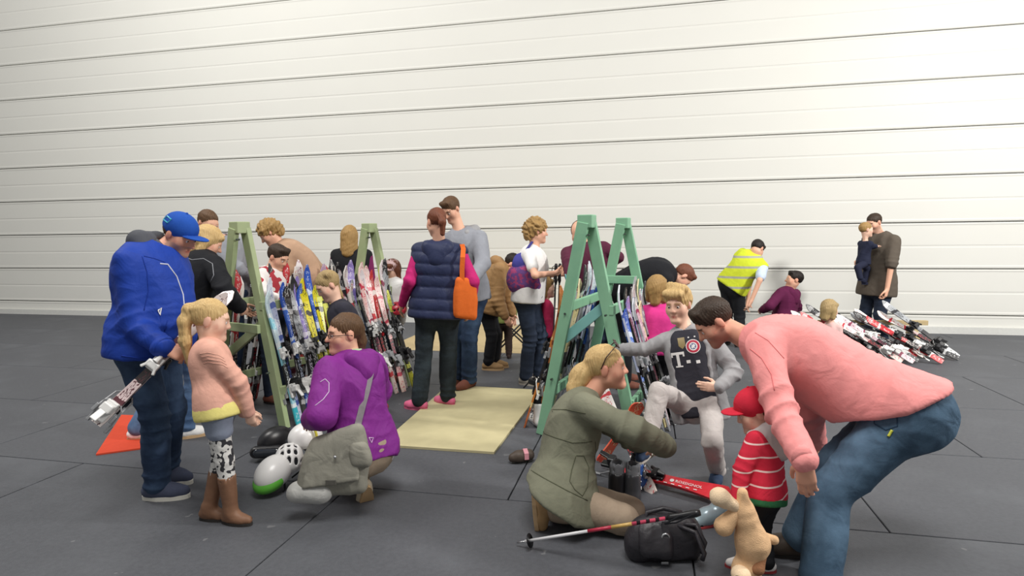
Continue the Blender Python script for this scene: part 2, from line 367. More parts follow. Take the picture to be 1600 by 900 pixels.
class Fig:
    def __init__(s, label, H, ref, pel, nk, yaw, head, hyaw, hpitch=0, hroll=0, yaw2=None, arch=0.0, armL=None, armR=None, legL=None, legR=None,
                 hs=None, tone='fair', h=.011, w=1.0, bulk=1.0, name='person', cat='person', group=None, torso_k=1.0, Y=None, sw=1.0, kneeyaw=None, leg_k=1.0):
        s.H, s.h, s.S, s.w, s.bulk, s.tone = H, h, H / 1.75, w, bulk, tone
        S = s.S
        Y = Y if Y is not None else G(*ref)[1]; s.Y = Y
        s.pel = P(pel[0], pel[1], Y + (pel[2] if len(pel) > 2 else 0))
        s.nk = on_ray(nk[0], nk[1], s.pel, .29 * H * torso_k, nk[2] if len(nk) > 2 else 0)
        s.hc = on_ray(head[0], head[1], s.nk, .098 * H, head[2] if len(head) > 2 else 0)
        s.hs = hs if hs else (.98 if H > 1.55 else .90 + .08 * (H - 1.0) / .55)
        s.hM = frame(hyaw, hpitch, hroll); s.yaw = yaw
        up = nrm(s.nk - s.pel); s.up = up
        def side(y): l = yawl(y); return nrm(l - up * np.dot(l, up))
        s.sp = side(yaw); s.sc = side(yaw if yaw2 is None else yaw2)
        s.fp = np.cross(s.sp, up); s.fc = np.cross(s.sc, up); s.arch = arch
        s.sh = {}; s.el = {}; s.wr = {}; s.hip = {}; s.kn = {}; s.an = {}; s.hd = {}
        for k, sg, arm in (('L', 1, armL), ('R', -1, armR)):
            b = s.nk - up * .045 * S + s.sc * sg * .104 * H * sw + s.fc * .012 * S
            s.sh[k] = b
            if arm is None:
                e = b + (-np.array([0, 0, 1.0]) * .98 + s.sc * sg * .12 - s.fc * .05) * .168 * H; wv = e + (-np.array([0, 0, 1.0]) * .97 + s.fc * .22) * .15 * H
            elif arm[0] == 'ik':              # ('ik', wrist point, elbow hint)
                wv = arm[1]; e = ik(b, wv, .168 * H, .15 * H, arm[2])
            else:
                e = on_ray(arm[0][0], arm[0][1], b, .168 * H, arm[0][2]); wv = on_ray(arm[1][0], arm[1][1], e, .15 * H, arm[1][2])
            s.el[k], s.wr[k] = e, wv; s.hd[k] = nrm(wv - e)
        for k, sg, leg in (('L', 1, legL), ('R', -1, legR)):
            hp = s.pel + s.sp * sg * .054 * H - up * .015 * S; s.hip[k] = hp
            fk = yawf(yaw if kneeyaw is None else kneeyaw)
            if leg is None: leg = ('D', 0, 0)
            if leg[0] == 'G':                 # ankle above this ground pixel
                a = G(leg[1], leg[2]) + np.array([0, 0, .055 * H]); hint = fk if len(leg) < 4 else yawf(leg[3])
                q = np.linalg.norm(a - hp) / (.48 * H); lk = q / .988 if .7 < q < .988 else leg_k
                n = ik(hp, a, .245 * H * lk, .235 * H * lk, hint)
            elif leg[0] == 'D':
                a = np.array([hp[0], hp[1], .055 * H]) + fk * leg[1] + s.sp * sg * leg[2]; q = np.linalg.norm(a - hp) / (.48 * H); lk = q / .988 if .7 < q < .988 else leg_k; n = ik(hp, a, .245 * H * lk, .235 * H * lk, fk)
            else:
                n = on_ray(leg[0][0], leg[0][1], hp, .245 * H, leg[0][2]); a = on_ray(leg[1][0], leg[1][1], n, .235 * H, leg[1][2])
            s.kn[k], s.an[k] = n, a
        gz = min(s.an['L'][2], s.an['R'][2]) - .055 * H
        s.base = np.array([s.pel[0], s.pel[1], max(0.0, gz if gz > .06 else 0.0)])
        s.root = empty(name, s.base, label, cat, group)
    # ---- helpers
    def build(s, name, prims, m, h=None, fold=0.0, ff=16, seed=0, parent=None, rel=1, fn=None):
        V, Q = sdf_mesh(prims, h or s.h)
        V = relax(V, Q, rel)
        if fold or fn:
            N = vnormals(V, Q)
            if fold:
                V = V + N * (s.wrinkle(V, seed, ff) * fold * s.S)[:, None]
            if fn: V = V + N * fn(V)[:, None]
        par = parent or s.root
        o = obj_np(name, V, Q, m, par, True, s.base); o['smooth'] = 1; del o['smooth']
        return o
    def wrinkle(s, V, seed, ff):
        X = V / s.S; Z = X * np.array([1, 1, .45]); n = noise3(Z, seed + 11, ff) * .6 + noise3(Z, seed + 5, ff * 2.1) * .4
        d = 1 - 2.4 * np.abs(n) ** .8; wz = noise3(X, seed + 2, 14)
        J = [(s.el[k], nrm(s.wr[k] - s.sh[k]), .13, 1.0) for k in 'LR'] + [(s.wr[k], nrm(s.wr[k] - s.el[k]), .10, .7) for k in 'LR'] + [(s.kn[k], nrm(s.an[k] - s.hip[k]), .14, 1.0) for k in 'LR'] + [(s.an[k], nrm(s.an[k] - s.kn[k]), .12, 1.3) for k in 'LR'] + [(s.sh[k], nrm(s.up + s.sc * (1 if k == 'L' else -1)), .10, .7) for k in 'LR'] + [(s.ctr(.2), s.up, .22, .55), (s.hip['L'], nrm(s.hip['L'] - s.kn['L'] + s.up * .2), .12, .6), (s.hip['R'], nrm(s.hip['R'] - s.kn['R'] + s.up * .2), .12, .6)]
        for c, a, rad, amp in J:
            q = V - c; w = np.exp(-(q ** 2).sum(1) / (rad * s.S) ** 2); ph = (q @ a) / s.S * 2 * math.pi / .074 + 4.5 * wz + 2.2 * noise3(X, seed + 21, 7)
            g = np.clip(.5 + 1.1 * noise3(X, seed + 31, 9), 0, 1)
            d = d * (1 - .4 * w) + amp * w * g * (.9 - 1.8 * np.abs(np.sin(ph * .5)) ** .8)
        return d
    def hl(s, p): return s.hc + s.hM @ (np.asarray(p, float) * s.hs)          # head-local point -> world
    def ctr(s, t): return s.pel + (s.nk - s.pel) * t - (s.fp * (1 - t) + s.fc * t) * s.arch * math.sin(math.pi * min(max(t, 0), 1))
    def torso(s, th=0, t0=-.12, t1=1.0, flare=0, belly=0, puff=0, wm=1.0):
        S, out = s.S, []
        n = max(6, int(9 * (t1 - t0)) + 2)
        for t in np.linspace(t0, t1, n):
            x = [r[0] for r in RIBS]
            w = np.interp(t, x, [r[1] for r in RIBS]) * S * s.w * wm + th; r = np.interp(t, x, [r[2] for r in RIBS]) * S * s.bulk + th
            if t < .25: w += flare * (.25 - t) / .4; r += flare * .8 * (.25 - t) / .4
            c = s.ctr(t) + s.fp * belly * math.exp(-((t - .25) / .3) ** 2); r += belly * .5 * math.exp(-((t - .25) / .3) ** 2)
            a = s.sp * (1 - t) + s.sc * t if 0 <= t <= 1 else (s.sp if t < 0 else s.sc)
            if t > .82: w -= th * .8 * (t - .82) / .18; r -= th * .8 * (t - .82) / .18
            d = max(w - r, .005); out.append(rc(c - a * d, c + a * d, r, r, .05 * S))
        return out
    def arm(s, k, ru=.056, re=.046, rw=.036, u1=1.0, k2=.04):
        S = s.S; e = s.el[k]; w = s.wr[k]
        if u1 <= 1: w = e + (w - e) * u1; return [rc(s.sh[k], e, ru * S, re * S, k2 * S), rc(e, w, re * S, rw * S, .015 * S)]
        return []
    def sleeve(s, k, ru, re, frac=.55): return [rc(s.sh[k], s.sh[k] + (s.el[k] - s.sh[k]) * frac, ru * s.S, re * s.S, .04 * s.S)]
    # ---- skin
    def body(s, hands=('L', 'R'), palms=None, curl=25, h=None, lips='b5675c', brow=None, eyes='4a3a2c', beard=None, head=None, curls=None, hdir=None):
        S = s.S; pr = s.torso(-.03 * S, 0, 1, wm=.92)
        for k in 'LR':
            pr += [rc(s.sh[k], s.el[k], .043 * S, .036 * S, .04 * S), rc(s.el[k], s.wr[k], .036 * S, .026 * S, .012)]
            pr += [rc(s.hip[k], s.kn[k], .072 * S, .048 * S, .04), rc(s.kn[k], s.an[k], .048 * S, .032 * S, .01)]
        hk = xform(head_prims(**(head or {})), s.hM, s.hc, s.hs)
        nb = s.nk - s.up * .03 * S + s.fc * .018 * S
        pr += [rc(nb, s.hl((0, -.018, -.045)), .060 * S, .050 * s.hs, .03)] + hk
        for k in hands:
            n = (palms or {}).get(k); sg = 1 if k == 'L' else -1
            d = (hdir or {}).get(k, s.hd[k])
            if n is None: n = -s.sc * sg
            # thumb lies forward/up: choose the sign that puts it on the correct side of a left or right hand
            pr += hand_prims(s.wr[k], nrm(d), np.asarray(n, float), -1 if k == 'L' else 1, S * 1.0 if s.H > 1.4 else S * 1.05, (curls or {}).get(k, curl))
        V, Q = sdf_mesh(pr, h or s.h * .7); V = relax(V, Q, 1)
        o = obj_np('body', V, Q, skin_mat(), s.root, True, s.base)
        c = np.array(lin(SKIN[s.tone])); Cc = np.tile(c, (len(V), 1)) * (1 + .05 * noise3(V, 3, 40))[:, None]
        X = (V - s.hc) @ s.hM / s.hs                      # head-local
        def blend(mask, col): 
            nonlocal Cc
            mask = np.clip(mask, 0, 1)[:, None]; Cc = Cc * (1 - mask) + np.array(lin(col)) * mask
        g = lambda a, b: np.exp(-(((X - np.array(a)) / np.array(b)) ** 2).sum(1))
        blend(.45 * (g((-.045, .06, -.03), (.022, .04, .022)) + g((.045, .06, -.03), (.022, .04, .022))), 'cf7f6d')
        blend(.35 * g((0, .112, -.028), (.016, .02, .016)), 'c87a68')
        blend(.3 * (np.abs(X[:, 0]) > .071) * (np.abs(X[:, 2]) < .04) * (np.abs(X[:, 1]) < .05), 'c9705f')
        if beard: blend(.75 * ((X[:, 2] < -.036) & (X[:, 2] > -.13) & (X[:, 1] > -.005)).astype(float) * (1 - np.clip(1.3 * g((0, .095, -.067), (.03, .03, .012)), 0, 1)), beard)
        blend(1.2 * g((0, .095, -.067), (.021, .02, .011)), lips)
        blend(.7 * np.exp(-((X[:, 2] + .067) / .0022) ** 2) * (np.abs(X[:, 0]) < .021) * (X[:, 1] > .07), '7a3a36')
        if brow:
            for sg in (-1, 1): blend(1.3 * np.exp(-((X[:, 2] - .024 + .12 * np.abs(np.abs(X[:, 0]) - .03)) / .005) ** 2) * (np.abs(X[:, 0] - sg * .032) < .021) * (X[:, 1] > .05), brow)
        a = o.data.color_attributes.new('tone', 'FLOAT_COLOR', 'POINT'); a.data.foreach_set('color', np.concatenate([np.clip(Cc, 0, 1), np.ones((len(V), 1))], 1).astype(np.float32).ravel())
        md = o.modifiers.new('thin', 'DECIMATE'); md.ratio = .36; dg = bpy.context.evaluated_depsgraph_get()
        me = bpy.data.meshes.new_from_object(o.evaluated_get(dg)); o.modifiers.clear(); old = o.data; o.data = me; me.name = 'body'; bpy.data.meshes.remove(old)
        if eyes:
            for sg in (-1, 1):
                e = link(bpy.data.objects.new('eye', eye_mesh(eyes)), s.root)
                p = s.hl((sg * .031, .0785, -.001)) - s.base; M = s.hM * s.hs
                e.matrix_local = Matrix(((*M[0], p[0]), (*M[1], p[1]), (*M[2], p[2]), (0, 0, 0, 1)))
        return o
    # ---- clothes
    def top(s, m, name='jacket', th=.014, hem=-.16, flare=0.02, arms=(.066, .056, .043), u1=.93, fold=.008, belly=0, short=0, extra=(), h=None, neck=True, seed=1, sleeves='LR', fn=None, t1=1.0, wm=1.0, hemcut=True, ff=13, hips=True):
        S = s.S; pr = s.torso(th * S, hem, t1, flare * S, belly, wm=wm)
        if hem < -.07 and hips:
            for k in 'LR': b = s.hip[k] - s.fp * .02 * S; pr.append(rc(b + s.up * .08 * S, b - s.up * .05 * S, (.088 + .012) * S * s.bulk + th * .6 * S, (.092 + .012) * S * s.bulk + th * .6 * S, .06 * S))
        pr += list(extra)
        if hemcut: pr.append(cut(s.ctr(0) + s.up * (hem * np.linalg.norm(s.nk - s.pel)), -s.up))
        for k in sleeves:
            if short: pr += s.sleeve(k, arms[0], arms[1], short)
            else:
                pr += s.arm(k, *arms, u1=u1)
        if neck: pr.append(sub_rc(s.nk + s.up * .035 * S + s.fc * .012 * S, s.hc, .052 * S, .058 * s.hs, .01))
        return s.build(name, pr, m, h, fold, ff, seed, fn=fn)
    def bottom(s, m, name='trousers', rt=.088, rk=.064, ra=.052, u1=.97, fold=.007, th=.006, top=.12, legs='LR', h=None, seed=3, flare=0, kfrac=1.0, fn=None, topcut=True):
        S = s.S; pr = s.torso(th * S, -.05, min(top, .06))
        for k in legs:
            b = s.hip[k] - s.fp * .02 * S
            if kfrac < 1: pr.append(rc(b, b + (s.kn[k] - b) * kfrac, rt * S, (rt + (rk - rt) * kfrac) * S, .05 * S))
            else: pr += [rc(b, s.kn[k], rt * S, rk * S, .05 * S), rc(s.kn[k], s.kn[k] + (s.an[k] - s.kn[k]) * u1, rk * S, ra * S, .02 * S)]
        return s.build(name, pr, m, h, fold, 14, seed, fn=fn)
    def cut_line(s, p, q, k=.012):          # trims a hem along the line between two points seen in the photograph
        d = nrm(P(*q, s.Y) - P(*p, s.Y)); n = np.cross(d, np.array([.1, 1, 0])); n = -n if n[2] > 0 else n
        return cut(P((p[0] + q[0]) / 2, (p[1] + q[1]) / 2, s.Y), n, k)
    def collar(s, m, name='collar', r=.062, hgt=.06, th=.012, tilt=.02, parent=None, fold=.002):
        S = s.S; a = s.nk - s.up * .015 * S; n = nrm(s.hl((0, -.02, -.08)) - a); b = a + n * hgt * S
        pr = [rc(a, b, (r + .012) * S, r * S, .01), sub_rc(a - n * .05, b + n * .1 * S, (r - th) * S, (r - th) * S, .004), cut(b, n), ]
        return s.build(name, pr, m, s.h * .8, fold, parent=parent)
    def hood(s, m, parent=None, sz=1.0, drop=.05, name='hood', back=.075):
        S = s.S * sz; c = s.nk - s.fc * back * S - s.up * (drop - .02) * S
        pr = [rc(c - s.sc * .055 * S, c + s.sc * .055 * S, .065 * S, .065 * S, .03), rc(c - s.sc * .075 * S + s.up * .02 * S, s.nk + s.sc * -.07 * S + s.fc * .045 * S, .045 * S, .028 * S, .03), rc(c + s.sc * .075 * S + s.up * .02 * S, s.nk + s.sc * .07 * S + s.fc * .045 * S, .045 * S, .028 * S, .03),
              el(c - s.up * .07 * S, (.09 * S, .09 * S, .09 * S), .05), sub_rc(s.nk - s.up * .02 * S, s.hc, .055 * S, .06 * S, .015)]
        return s.build(name, pr, m, None, .007, 18, 8, parent)
    def cuff(s, k, m, r=.046, ln=.05, at=.93, parent=None, name='cuff'):
        S = s.S; d = nrm(s.wr[k] - s.el[k]); L = np.linalg.norm(s.wr[k] - s.el[k]); a = s.el[k] + d * (L * at - ln * S); b = s.el[k] + d * L * at
        bm = bmesh.new(); bm_tube(bm, [a - s.base, b - s.base], [r * S, r * S * .97], 18); return obj_bm(name, bm, m, parent or s.root, True)
    def shoe(s, k, yaw, m, ms, pitch=0, L=1.0, boot=0, laces=None, name='shoe', roll=0, sole_h=.022):
        S = s.S * L; M = frame(yaw, pitch, roll); A = s.an[k]; z0 = -.055 * s.H / S
        pr = [rc((0, -.045, z0 + .048), (0, .05, z0 + .046), .038, .040, .02), rc((0, .05, z0 + .046), (0, .135, z0 + .036), .040, .033, .03), rc((0, .0, z0 + .05), (0, -.012, z0 + .10), .040, .040, .03), rc((.012, .09, z0 + .038), (-.012, .09, z0 + .038), .036, .036, .02)]
        if boot:
            d = M.T @ nrm(s.kn[k] - A); tp = d * (boot + z0)
            pr += [rc(d * .01, tp, .050, .066, .04), sub_rc(tp - d * .01, tp + d * .1, .054, .058, .004), cut(tp, d)]
        pr.append(cut((0, 0, z0 + .012), (0, 0, -1)))
        o = s.build(name, xform(pr, M, A, S), m, min(s.h, .009), .003 if boot else .0015, 30, 2)
        bm = bmesh.new(); out = []
        for i in range(20):
            a = i / 20 * 2 * math.pi; y = .045 + .128 * math.sin(a); x = (.040 + .006 * math.sin(a)) * math.cos(a); x += .004 * (1 if y > 0 else 0)
            out.append((x * 1.06, y))
        for zz in (z0, z0 + sole_h):
            ring = [bm.verts.new(A - s.base + M @ (np.array((x, y, zz)) * S)) for x, y in out]
            bm.faces.new(ring); prev = ring if zz == z0 else prev
        bm.verts.ensure_lookup_table(); n = len(out)
        for i in range(n): bm.faces.new([bm.verts[i], bm.verts[(i + 1) % n], bm.verts[n + (i + 1) % n], bm.verts[n + i]])
        obj_bm('sole', bm, ms, o)
        if laces:
            bm = bmesh.new()
            for i in range(5):
                y = .045 + i * .018; z = z0 + .093 - i * .007; sx = (-1) ** i
                bm_tube(bm, [A - s.base + M @ (np.array(q) * S) for q in ((-.026, y - .008 * sx, z - .014), (0, y, z - .001), (.026, y + .008 * sx, z - .014))], .004 * S, 6)
            obj_bm('laces', bm, laces, o, True)
        return o
    # ---- hair and hats
    def hair(s, style, m, name='hair', disp=.0032, extra=(), h=None, n=34):
        face = sub_el((0, .094, -.036), (.080, .070, .092), .012); nape = cut((0, -.09, -.05), (0, .42, -.9))
        ears = [sub_el((x, -.008, -.012), (.02, .024, .036), .006) for x in (-.082, .082)]
        cap = el((0, -.014, .036), (.0815, .104, .0935))
        tight = el((0, -.014, .036), (.0790, .101, .0915))
        if style == 'short': pr = [cap, rc((-.04, .055, .098), (.04, .055, .098), .022, .022, .03), face] + ears + [nape]
        elif style == 'crop': pr = [tight, face] + ears + [nape]
        elif style == 'bald': pr = [tight, sub_el((0, .03, .095), (.066, .10, .07), .01), face] + ears + [nape]
        elif style == 'mop': pr = [el((0, -.016, .04), (.088, .112, .1), .02), rc((-.05, .075, .085), (.05, .07, .09), .026, .026, .03), rc((-.06, .03, .12), (.05, .0, .13), .03, .03, .03), sub_el((0, .098, -.045), (.074, .068, .098), .012)] + ears + [cut((0, -.09, -.065), (0, .42, -.9))]
        elif style == 'curly': pr = [el((0, -.02, .042), (.098, .118, .105), .02), rc((0, -.08, .0), (0, -.085, -.05), .07, .055, .04), sub_el((0, .104, -.045), (.082, .08, .092), .012)]
        elif style == 'long': pr = [cap, rc((-.06, -.03, .02), (-.07, -.05, -.17), .04, .03, .03), rc((.06, -.03, .02), (.07, -.05, -.17), .04, .03, .03), rc((0, -.07, .02), (0, -.095, -.21), .06, .04, .03), rc((-.03, -.07, .0), (-.035, -.1, -.2), .05, .03, .03), rc((.03, -.07, .0), (.035, -.1, -.2), .05, .03, .03), face]
        elif style == 'bob': pr = [el((0, -.016, .038), (.088, .108, .097), .02), rc((-.065, -.02, .0), (-.068, -.02, -.09), .036, .03, .03), rc((.065, -.02, .0), (.068, -.02, -.09), .036, .03, .03), rc((0, -.07, .0), (0, -.07, -.1), .06, .045, .03), rc((-.045, .07, .07), (.045, .07, .07), .022, .022, .02), sub_el((0, .1, -.045), (.068, .07, .095), .012)]
        elif style == 'tied': pr = [tight, face] + ears + [cut((0, -.09, -.07), (0, .3, -.9))]
        pr = pr + list(extra)
        c = s.hc + s.hM @ np.array((0, -.03, .06)) * s.hs
        def fn(V):
            X = (V - s.hc) @ s.hM / s.hs; a = np.arctan2(X[:, 0], -(X[:, 1] + .02)); e = np.arctan2(X[:, 2] - .03, np.hypot(X[:, 0], X[:, 1] + .02))
            if style == 'curly': return disp * s.hs * (noise3(X, 9, 110) * 2.0 + noise3(X, 19, 260) * .5)
            if style == 'mop': return disp * s.hs * (noise3(X, 9, 75) * 1.0 + .45 * np.sin(a * n * .9 + 3 * np.sin(e * 3) + 6 * noise3(X, 4, 22)))
            return disp * s.hs * (np.sin(a * n + 3 * np.sin(e * 3) + 5 * noise3(X, 4, 22)) * .6 + noise3(X, 8, 90) * .9)
        return s.build(name, xform(pr, s.hM, s.hc, s.hs), m, h or max(.0055, s.h * .62), 0, fn=fn, rel=1)
    def cap(s, m, m2=None, tilt=0, sz=1.0, name='cap'):
        k = 1.0 * sz; pr = [el((0, -.012, .042), (.086 * k, .109 * k, .092 * k)), sub_el((0, -.012, .03), (.080 * k, .103 * k, .086 * k), .0), cut((0, 0, .034), (0, .06, -1))]
        pr = [el((0, -.012, .042), (.086 * k, .109 * k, .092 * k)), cut((0, -.1, .012), (0, -.18, -1))]
        o = s.build(name, xform(pr, s.hM, s.hc, s.hs), m, .006, 0)
        br = [el((0, .10, .030), (.073 * k, .082, .013), .01, frame(180, -14)), sub_el((0, .09, .012), (.08 * k, .10, .014), .004, frame(180, -14)), cut((0, .055, .03), (0, -1, 0))]
        s.build('brim', xform(br, s.hM, s.hc, s.hs), m2 or m, .0045, 0, parent=o)
        bm = bmesh.new(); bmesh.ops.create_uvsphere(bm, u_segments=8, v_segments=6, radius=.008 * s.hs, matrix=Matrix.Translation(Vector(s.hl((0, -.012, .042 + .092 * k)) - s.base)))
        obj_bm('cap_button', bm, m, o, True)
        return o
    # ---- line drawn on the surface of a garment object (zips, piping): shrink points to the nearest vertex
    def on_surface(s, o, pts, out=.003):
        n = len(o.data.vertices); V = np.empty(n * 3, np.float32); o.data.vertices.foreach_get('co', V); V = V.reshape(-1, 3)
        N = np.empty(n * 3, np.float32); o.data.vertices.foreach_get('normal', N); N = N.reshape(-1, 3); r = []
        for p in pts:
            q = np.asarray(p, float) - s.base; i = int(np.argmin(((V - q) ** 2).sum(1))); r.append(V[i] + N[i] * out)
        return r
    def bvh(s, o):
        if not hasattr(s, '_b'): s._b = {}
        if o.name not in s._b:
            from mathutils.bvhtree import BVHTree
            s._b[o.name] = BVHTree.FromPolygons([v.co.copy() for v in o.data.vertices], [tuple(p.vertices) for p in o.data.polygons])
        return s._b[o.name]
    def pix_surface(s, o, pix, out=.003, nrmls=False):      # where the sight lines of these pixels meet a garment
        B = s.bvh(o); e = Vector(EYE - s.base); r = []; ns = []
        for u, v in pix:
            d = Vector(nrm(ray(u, v))); p, n, _, _ = B.ray_cast(e, d)
            if p is None: p, n, _, _ = B.find_nearest(Vector(P(u, v, s.Y) - s.base))
            if n.dot(d) > 0: n = -n
            r.append(np.array(p + n * out)); ns.append(np.array(n))
        return (r, ns) if nrmls else r
    def pix_strip(s, name, o, pix, r, m, out=0.0, n=7):      # a seam, zip or cord that follows the cloth between pixels
        pts = []
        for (a, b), (c, d) in zip(pix[:-1], pix[1:]): pts += [(a + (c - a) * i / n, b + (d - b) * i / n) for i in range(n)]
        q = s.pix_surface(o, pts + [pix[-1]], out); k = [q[0]]
        for p in q[1:]:
            if .002 < np.linalg.norm(p - k[-1]) < .08: k.append(p)
        return s.strip(name, k, r, m, o)
    def strip(s, name, pts, r, m, parent):
        bm = bmesh.new(); bm_tube(bm, pts, r, 6); return obj_bm(name, bm, m, parent, True)
# ------------------------------------------------------------------ the hall: wall of metal panels, mat floor
WA = math.radians(12.6); WD = np.array([math.cos(WA), -math.sin(WA), 0]); WN = np.array([-math.sin(WA), -math.cos(WA), 0])   # along the wall, out of the wall
W0 = np.array([0, 10.2, 0.0])
WM = Matrix(((WD[0], -WN[0], 0, 0), (WD[1], -WN[1], 0, 0), (0, 0, 1, 0), (0, 0, 0, 1)))     # x along wall, y into wall, z up
m_panel = mat('painted_sheet_metal', 'd9d9d3', .68, .02, .12, 7, 0, .35)
m_joint = mat('panel_joint', '8c8c88', .7, .03, 0)
def wall_root(name):
    return None
bm = bmesh.new(); bm_box(bm, (-16, .10, 0), (14, .16, 9.0)); wall = obj_bm('wall_back', bm, m_joint, None)
wall.matrix_world = Matrix.Translation(Vector(W0)) @ WM; tag(wall, kind='structure')
PH = .68
def panel_mesh():
    prof = [(.10, 0), (.004, 0), (-.004, .012), (-.006, .03), (.0, .05), (.0, .315), (.004, .325), (.004, .345), (.0, .355), (.0, .645), (-.006, .665), (-.004, .678), (.004, .686), (.10, .686)]
    bm = bmesh.new(); a = [bm.verts.new((-16, y, z)) for y, z in prof]; b = [bm.verts.new((14, y, z)) for y, z in prof]
    for i in range(len(prof) - 1): bm.faces.new((a[i], b[i], b[i + 1], a[i + 1]))
    me = bpy.data.meshes.new('panel'); bmesh.ops.recalc_face_normals(bm, faces=bm.faces); bm.to_mesh(me); bm.free(); me.materials.append(m_panel); return me
pm = panel_mesh()
for i in range(13):
    o = link(bpy.data.objects.new('panel', pm), wall); o.location = (0, 0, 1.63 - 3 * PH + i * PH + .007); o.scale = (1, 1, PH / .7)
bm = bmesh.new(); bm_box(bm, (-16, -.05, 0), (14, .0, .10)); o = obj_bm('baseboard_back', bm, mat('kick_strip', 'cfd0cc', .6), None); o.matrix_world = Matrix.Translation(Vector(W0)) @ WM; tag(o, kind='structure')

m_rubber = mat('black_rubber', '515358', .62, .22, .5, 160, 0, .35)
nt = m_rubber.node_tree
v, sx = coords(nt); nz = nt.nodes.new('ShaderNodeTexNoise'); nz.inputs['Scale'].default_value = 1.3; nz.inputs['Detail'].default_value = 6; nz.inputs['Roughness'].default_value = .65; nt.links.new(v, nz.inputs['Vector'])
g = math_node(nt, 'MULTIPLY', math_node(nt, 'SUBTRACT', nz.outputs['Fac'], .48), 2.2); g.node.use_clamp = True
nt.links.new(mixnode(nt, g, base_socket(m_rubber).links[0].from_socket, '64676c'), base_socket(m_rubber))
n4 = nt.nodes.new('ShaderNodeTexNoise'); n4.inputs['Scale'].default_value = 9; nt.links.new(v, n4.inputs['Vector'])
g = math_node(nt, 'MULTIPLY', math_node(nt, 'GREATER_THAN', n4.outputs['Fac'], .75), .25)
nt.links.new(mixnode(nt, g, base_socket(m_rubber).links[0].from_socket, 'a0a0a0'), base_socket(m_rubber))
bm = bmesh.new(); bm_box(bm, (-15, -14, -.10), (15, .2, -.022)); floor = obj_bm('floor', bm, mat('floor_bed', '202224', .9), None)
floor.matrix_world = Matrix.Translation(Vector(W0)) @ WM; tag(floor, kind='structure')
MX, MY = 2.0, 1.25
bm = bmesh.new(); bm_box(bm, (.004, .004, -.022), (MX - .004, MY - .004, 0), None, .004); me = bpy.data.meshes.new('rubber_mat'); bm.to_mesh(me); bm.free(); me.materials.append(m_rubber)
MATO = np.array((-.55, -.62))
for i in range(-6, 6):
    for j in range(-1, 10):
        o = link(bpy.data.objects.new('rubber_mat', me), floor); o.location = (MATO[0] + i * MX + (MX * .5 if j % 2 else 0), MATO[1] - 1.05 - j * MY, 0)
# pale board floor strip along the wall foot
m_tan = mat('pale_boards', 'b9a67e', .7, .12, .2, 30)
bm = bmesh.new(); bm_box(bm, (0.003, 0, -.022), (2.397, .295, .002), None, .003); me = bpy.data.meshes.new('floor_board'); bm.to_mesh(me); bm.free(); me.materials.append(m_tan)
for i in (0,):
    for j in range(8): o = link(bpy.data.objects.new('floor_board', me), floor); o.location = (-1.25, -.06 - .3 * (j + 1) + .0, .001)
# beige plywood board lying on the mats
pts = [G(594, 698), G(772, 710), G(846, 612), G(700, 604)]
m_ply = mat('beige_board', 'c4bb93', .75, .1, .15, 40)
nt = m_ply.node_tree; v, sx = coords(nt); nz = nt.nodes.new('ShaderNodeTexNoise'); nz.inputs['Scale'].default_value = 3.2; nz.inputs['Detail'].default_value = 5; nt.links.new(v, nz.inputs['Vector'])
g = math_node(nt, 'MULTIPLY', math_node(nt, 'SUBTRACT', nz.outputs['Fac'], .45), 1.6); g.node.use_clamp = True
nt.links.new(mixnode(nt, g, base_socket(m_ply).links[0].from_socket, 'aaa17c'), base_socket(m_ply))
c = sum(pts) / 4; bm = bmesh.new(); b0 = [bm.verts.new(p - c + np.array([0, 0, .001])) for p in pts]; b1 = [bm.verts.new(p - c + np.array([0, 0, .018])) for p in pts]
bm.faces.new(b0); bm.faces.new(b1)
for i in range(4): bm.faces.new((b0[i], b0[(i + 1) % 4], b1[(i + 1) % 4], b1[i]))
o = obj_bm('floor_board_sheet', bm, m_ply, None, loc=c); tag(o, 'large beige plywood sheet lying on the black rubber floor mats', 'board')

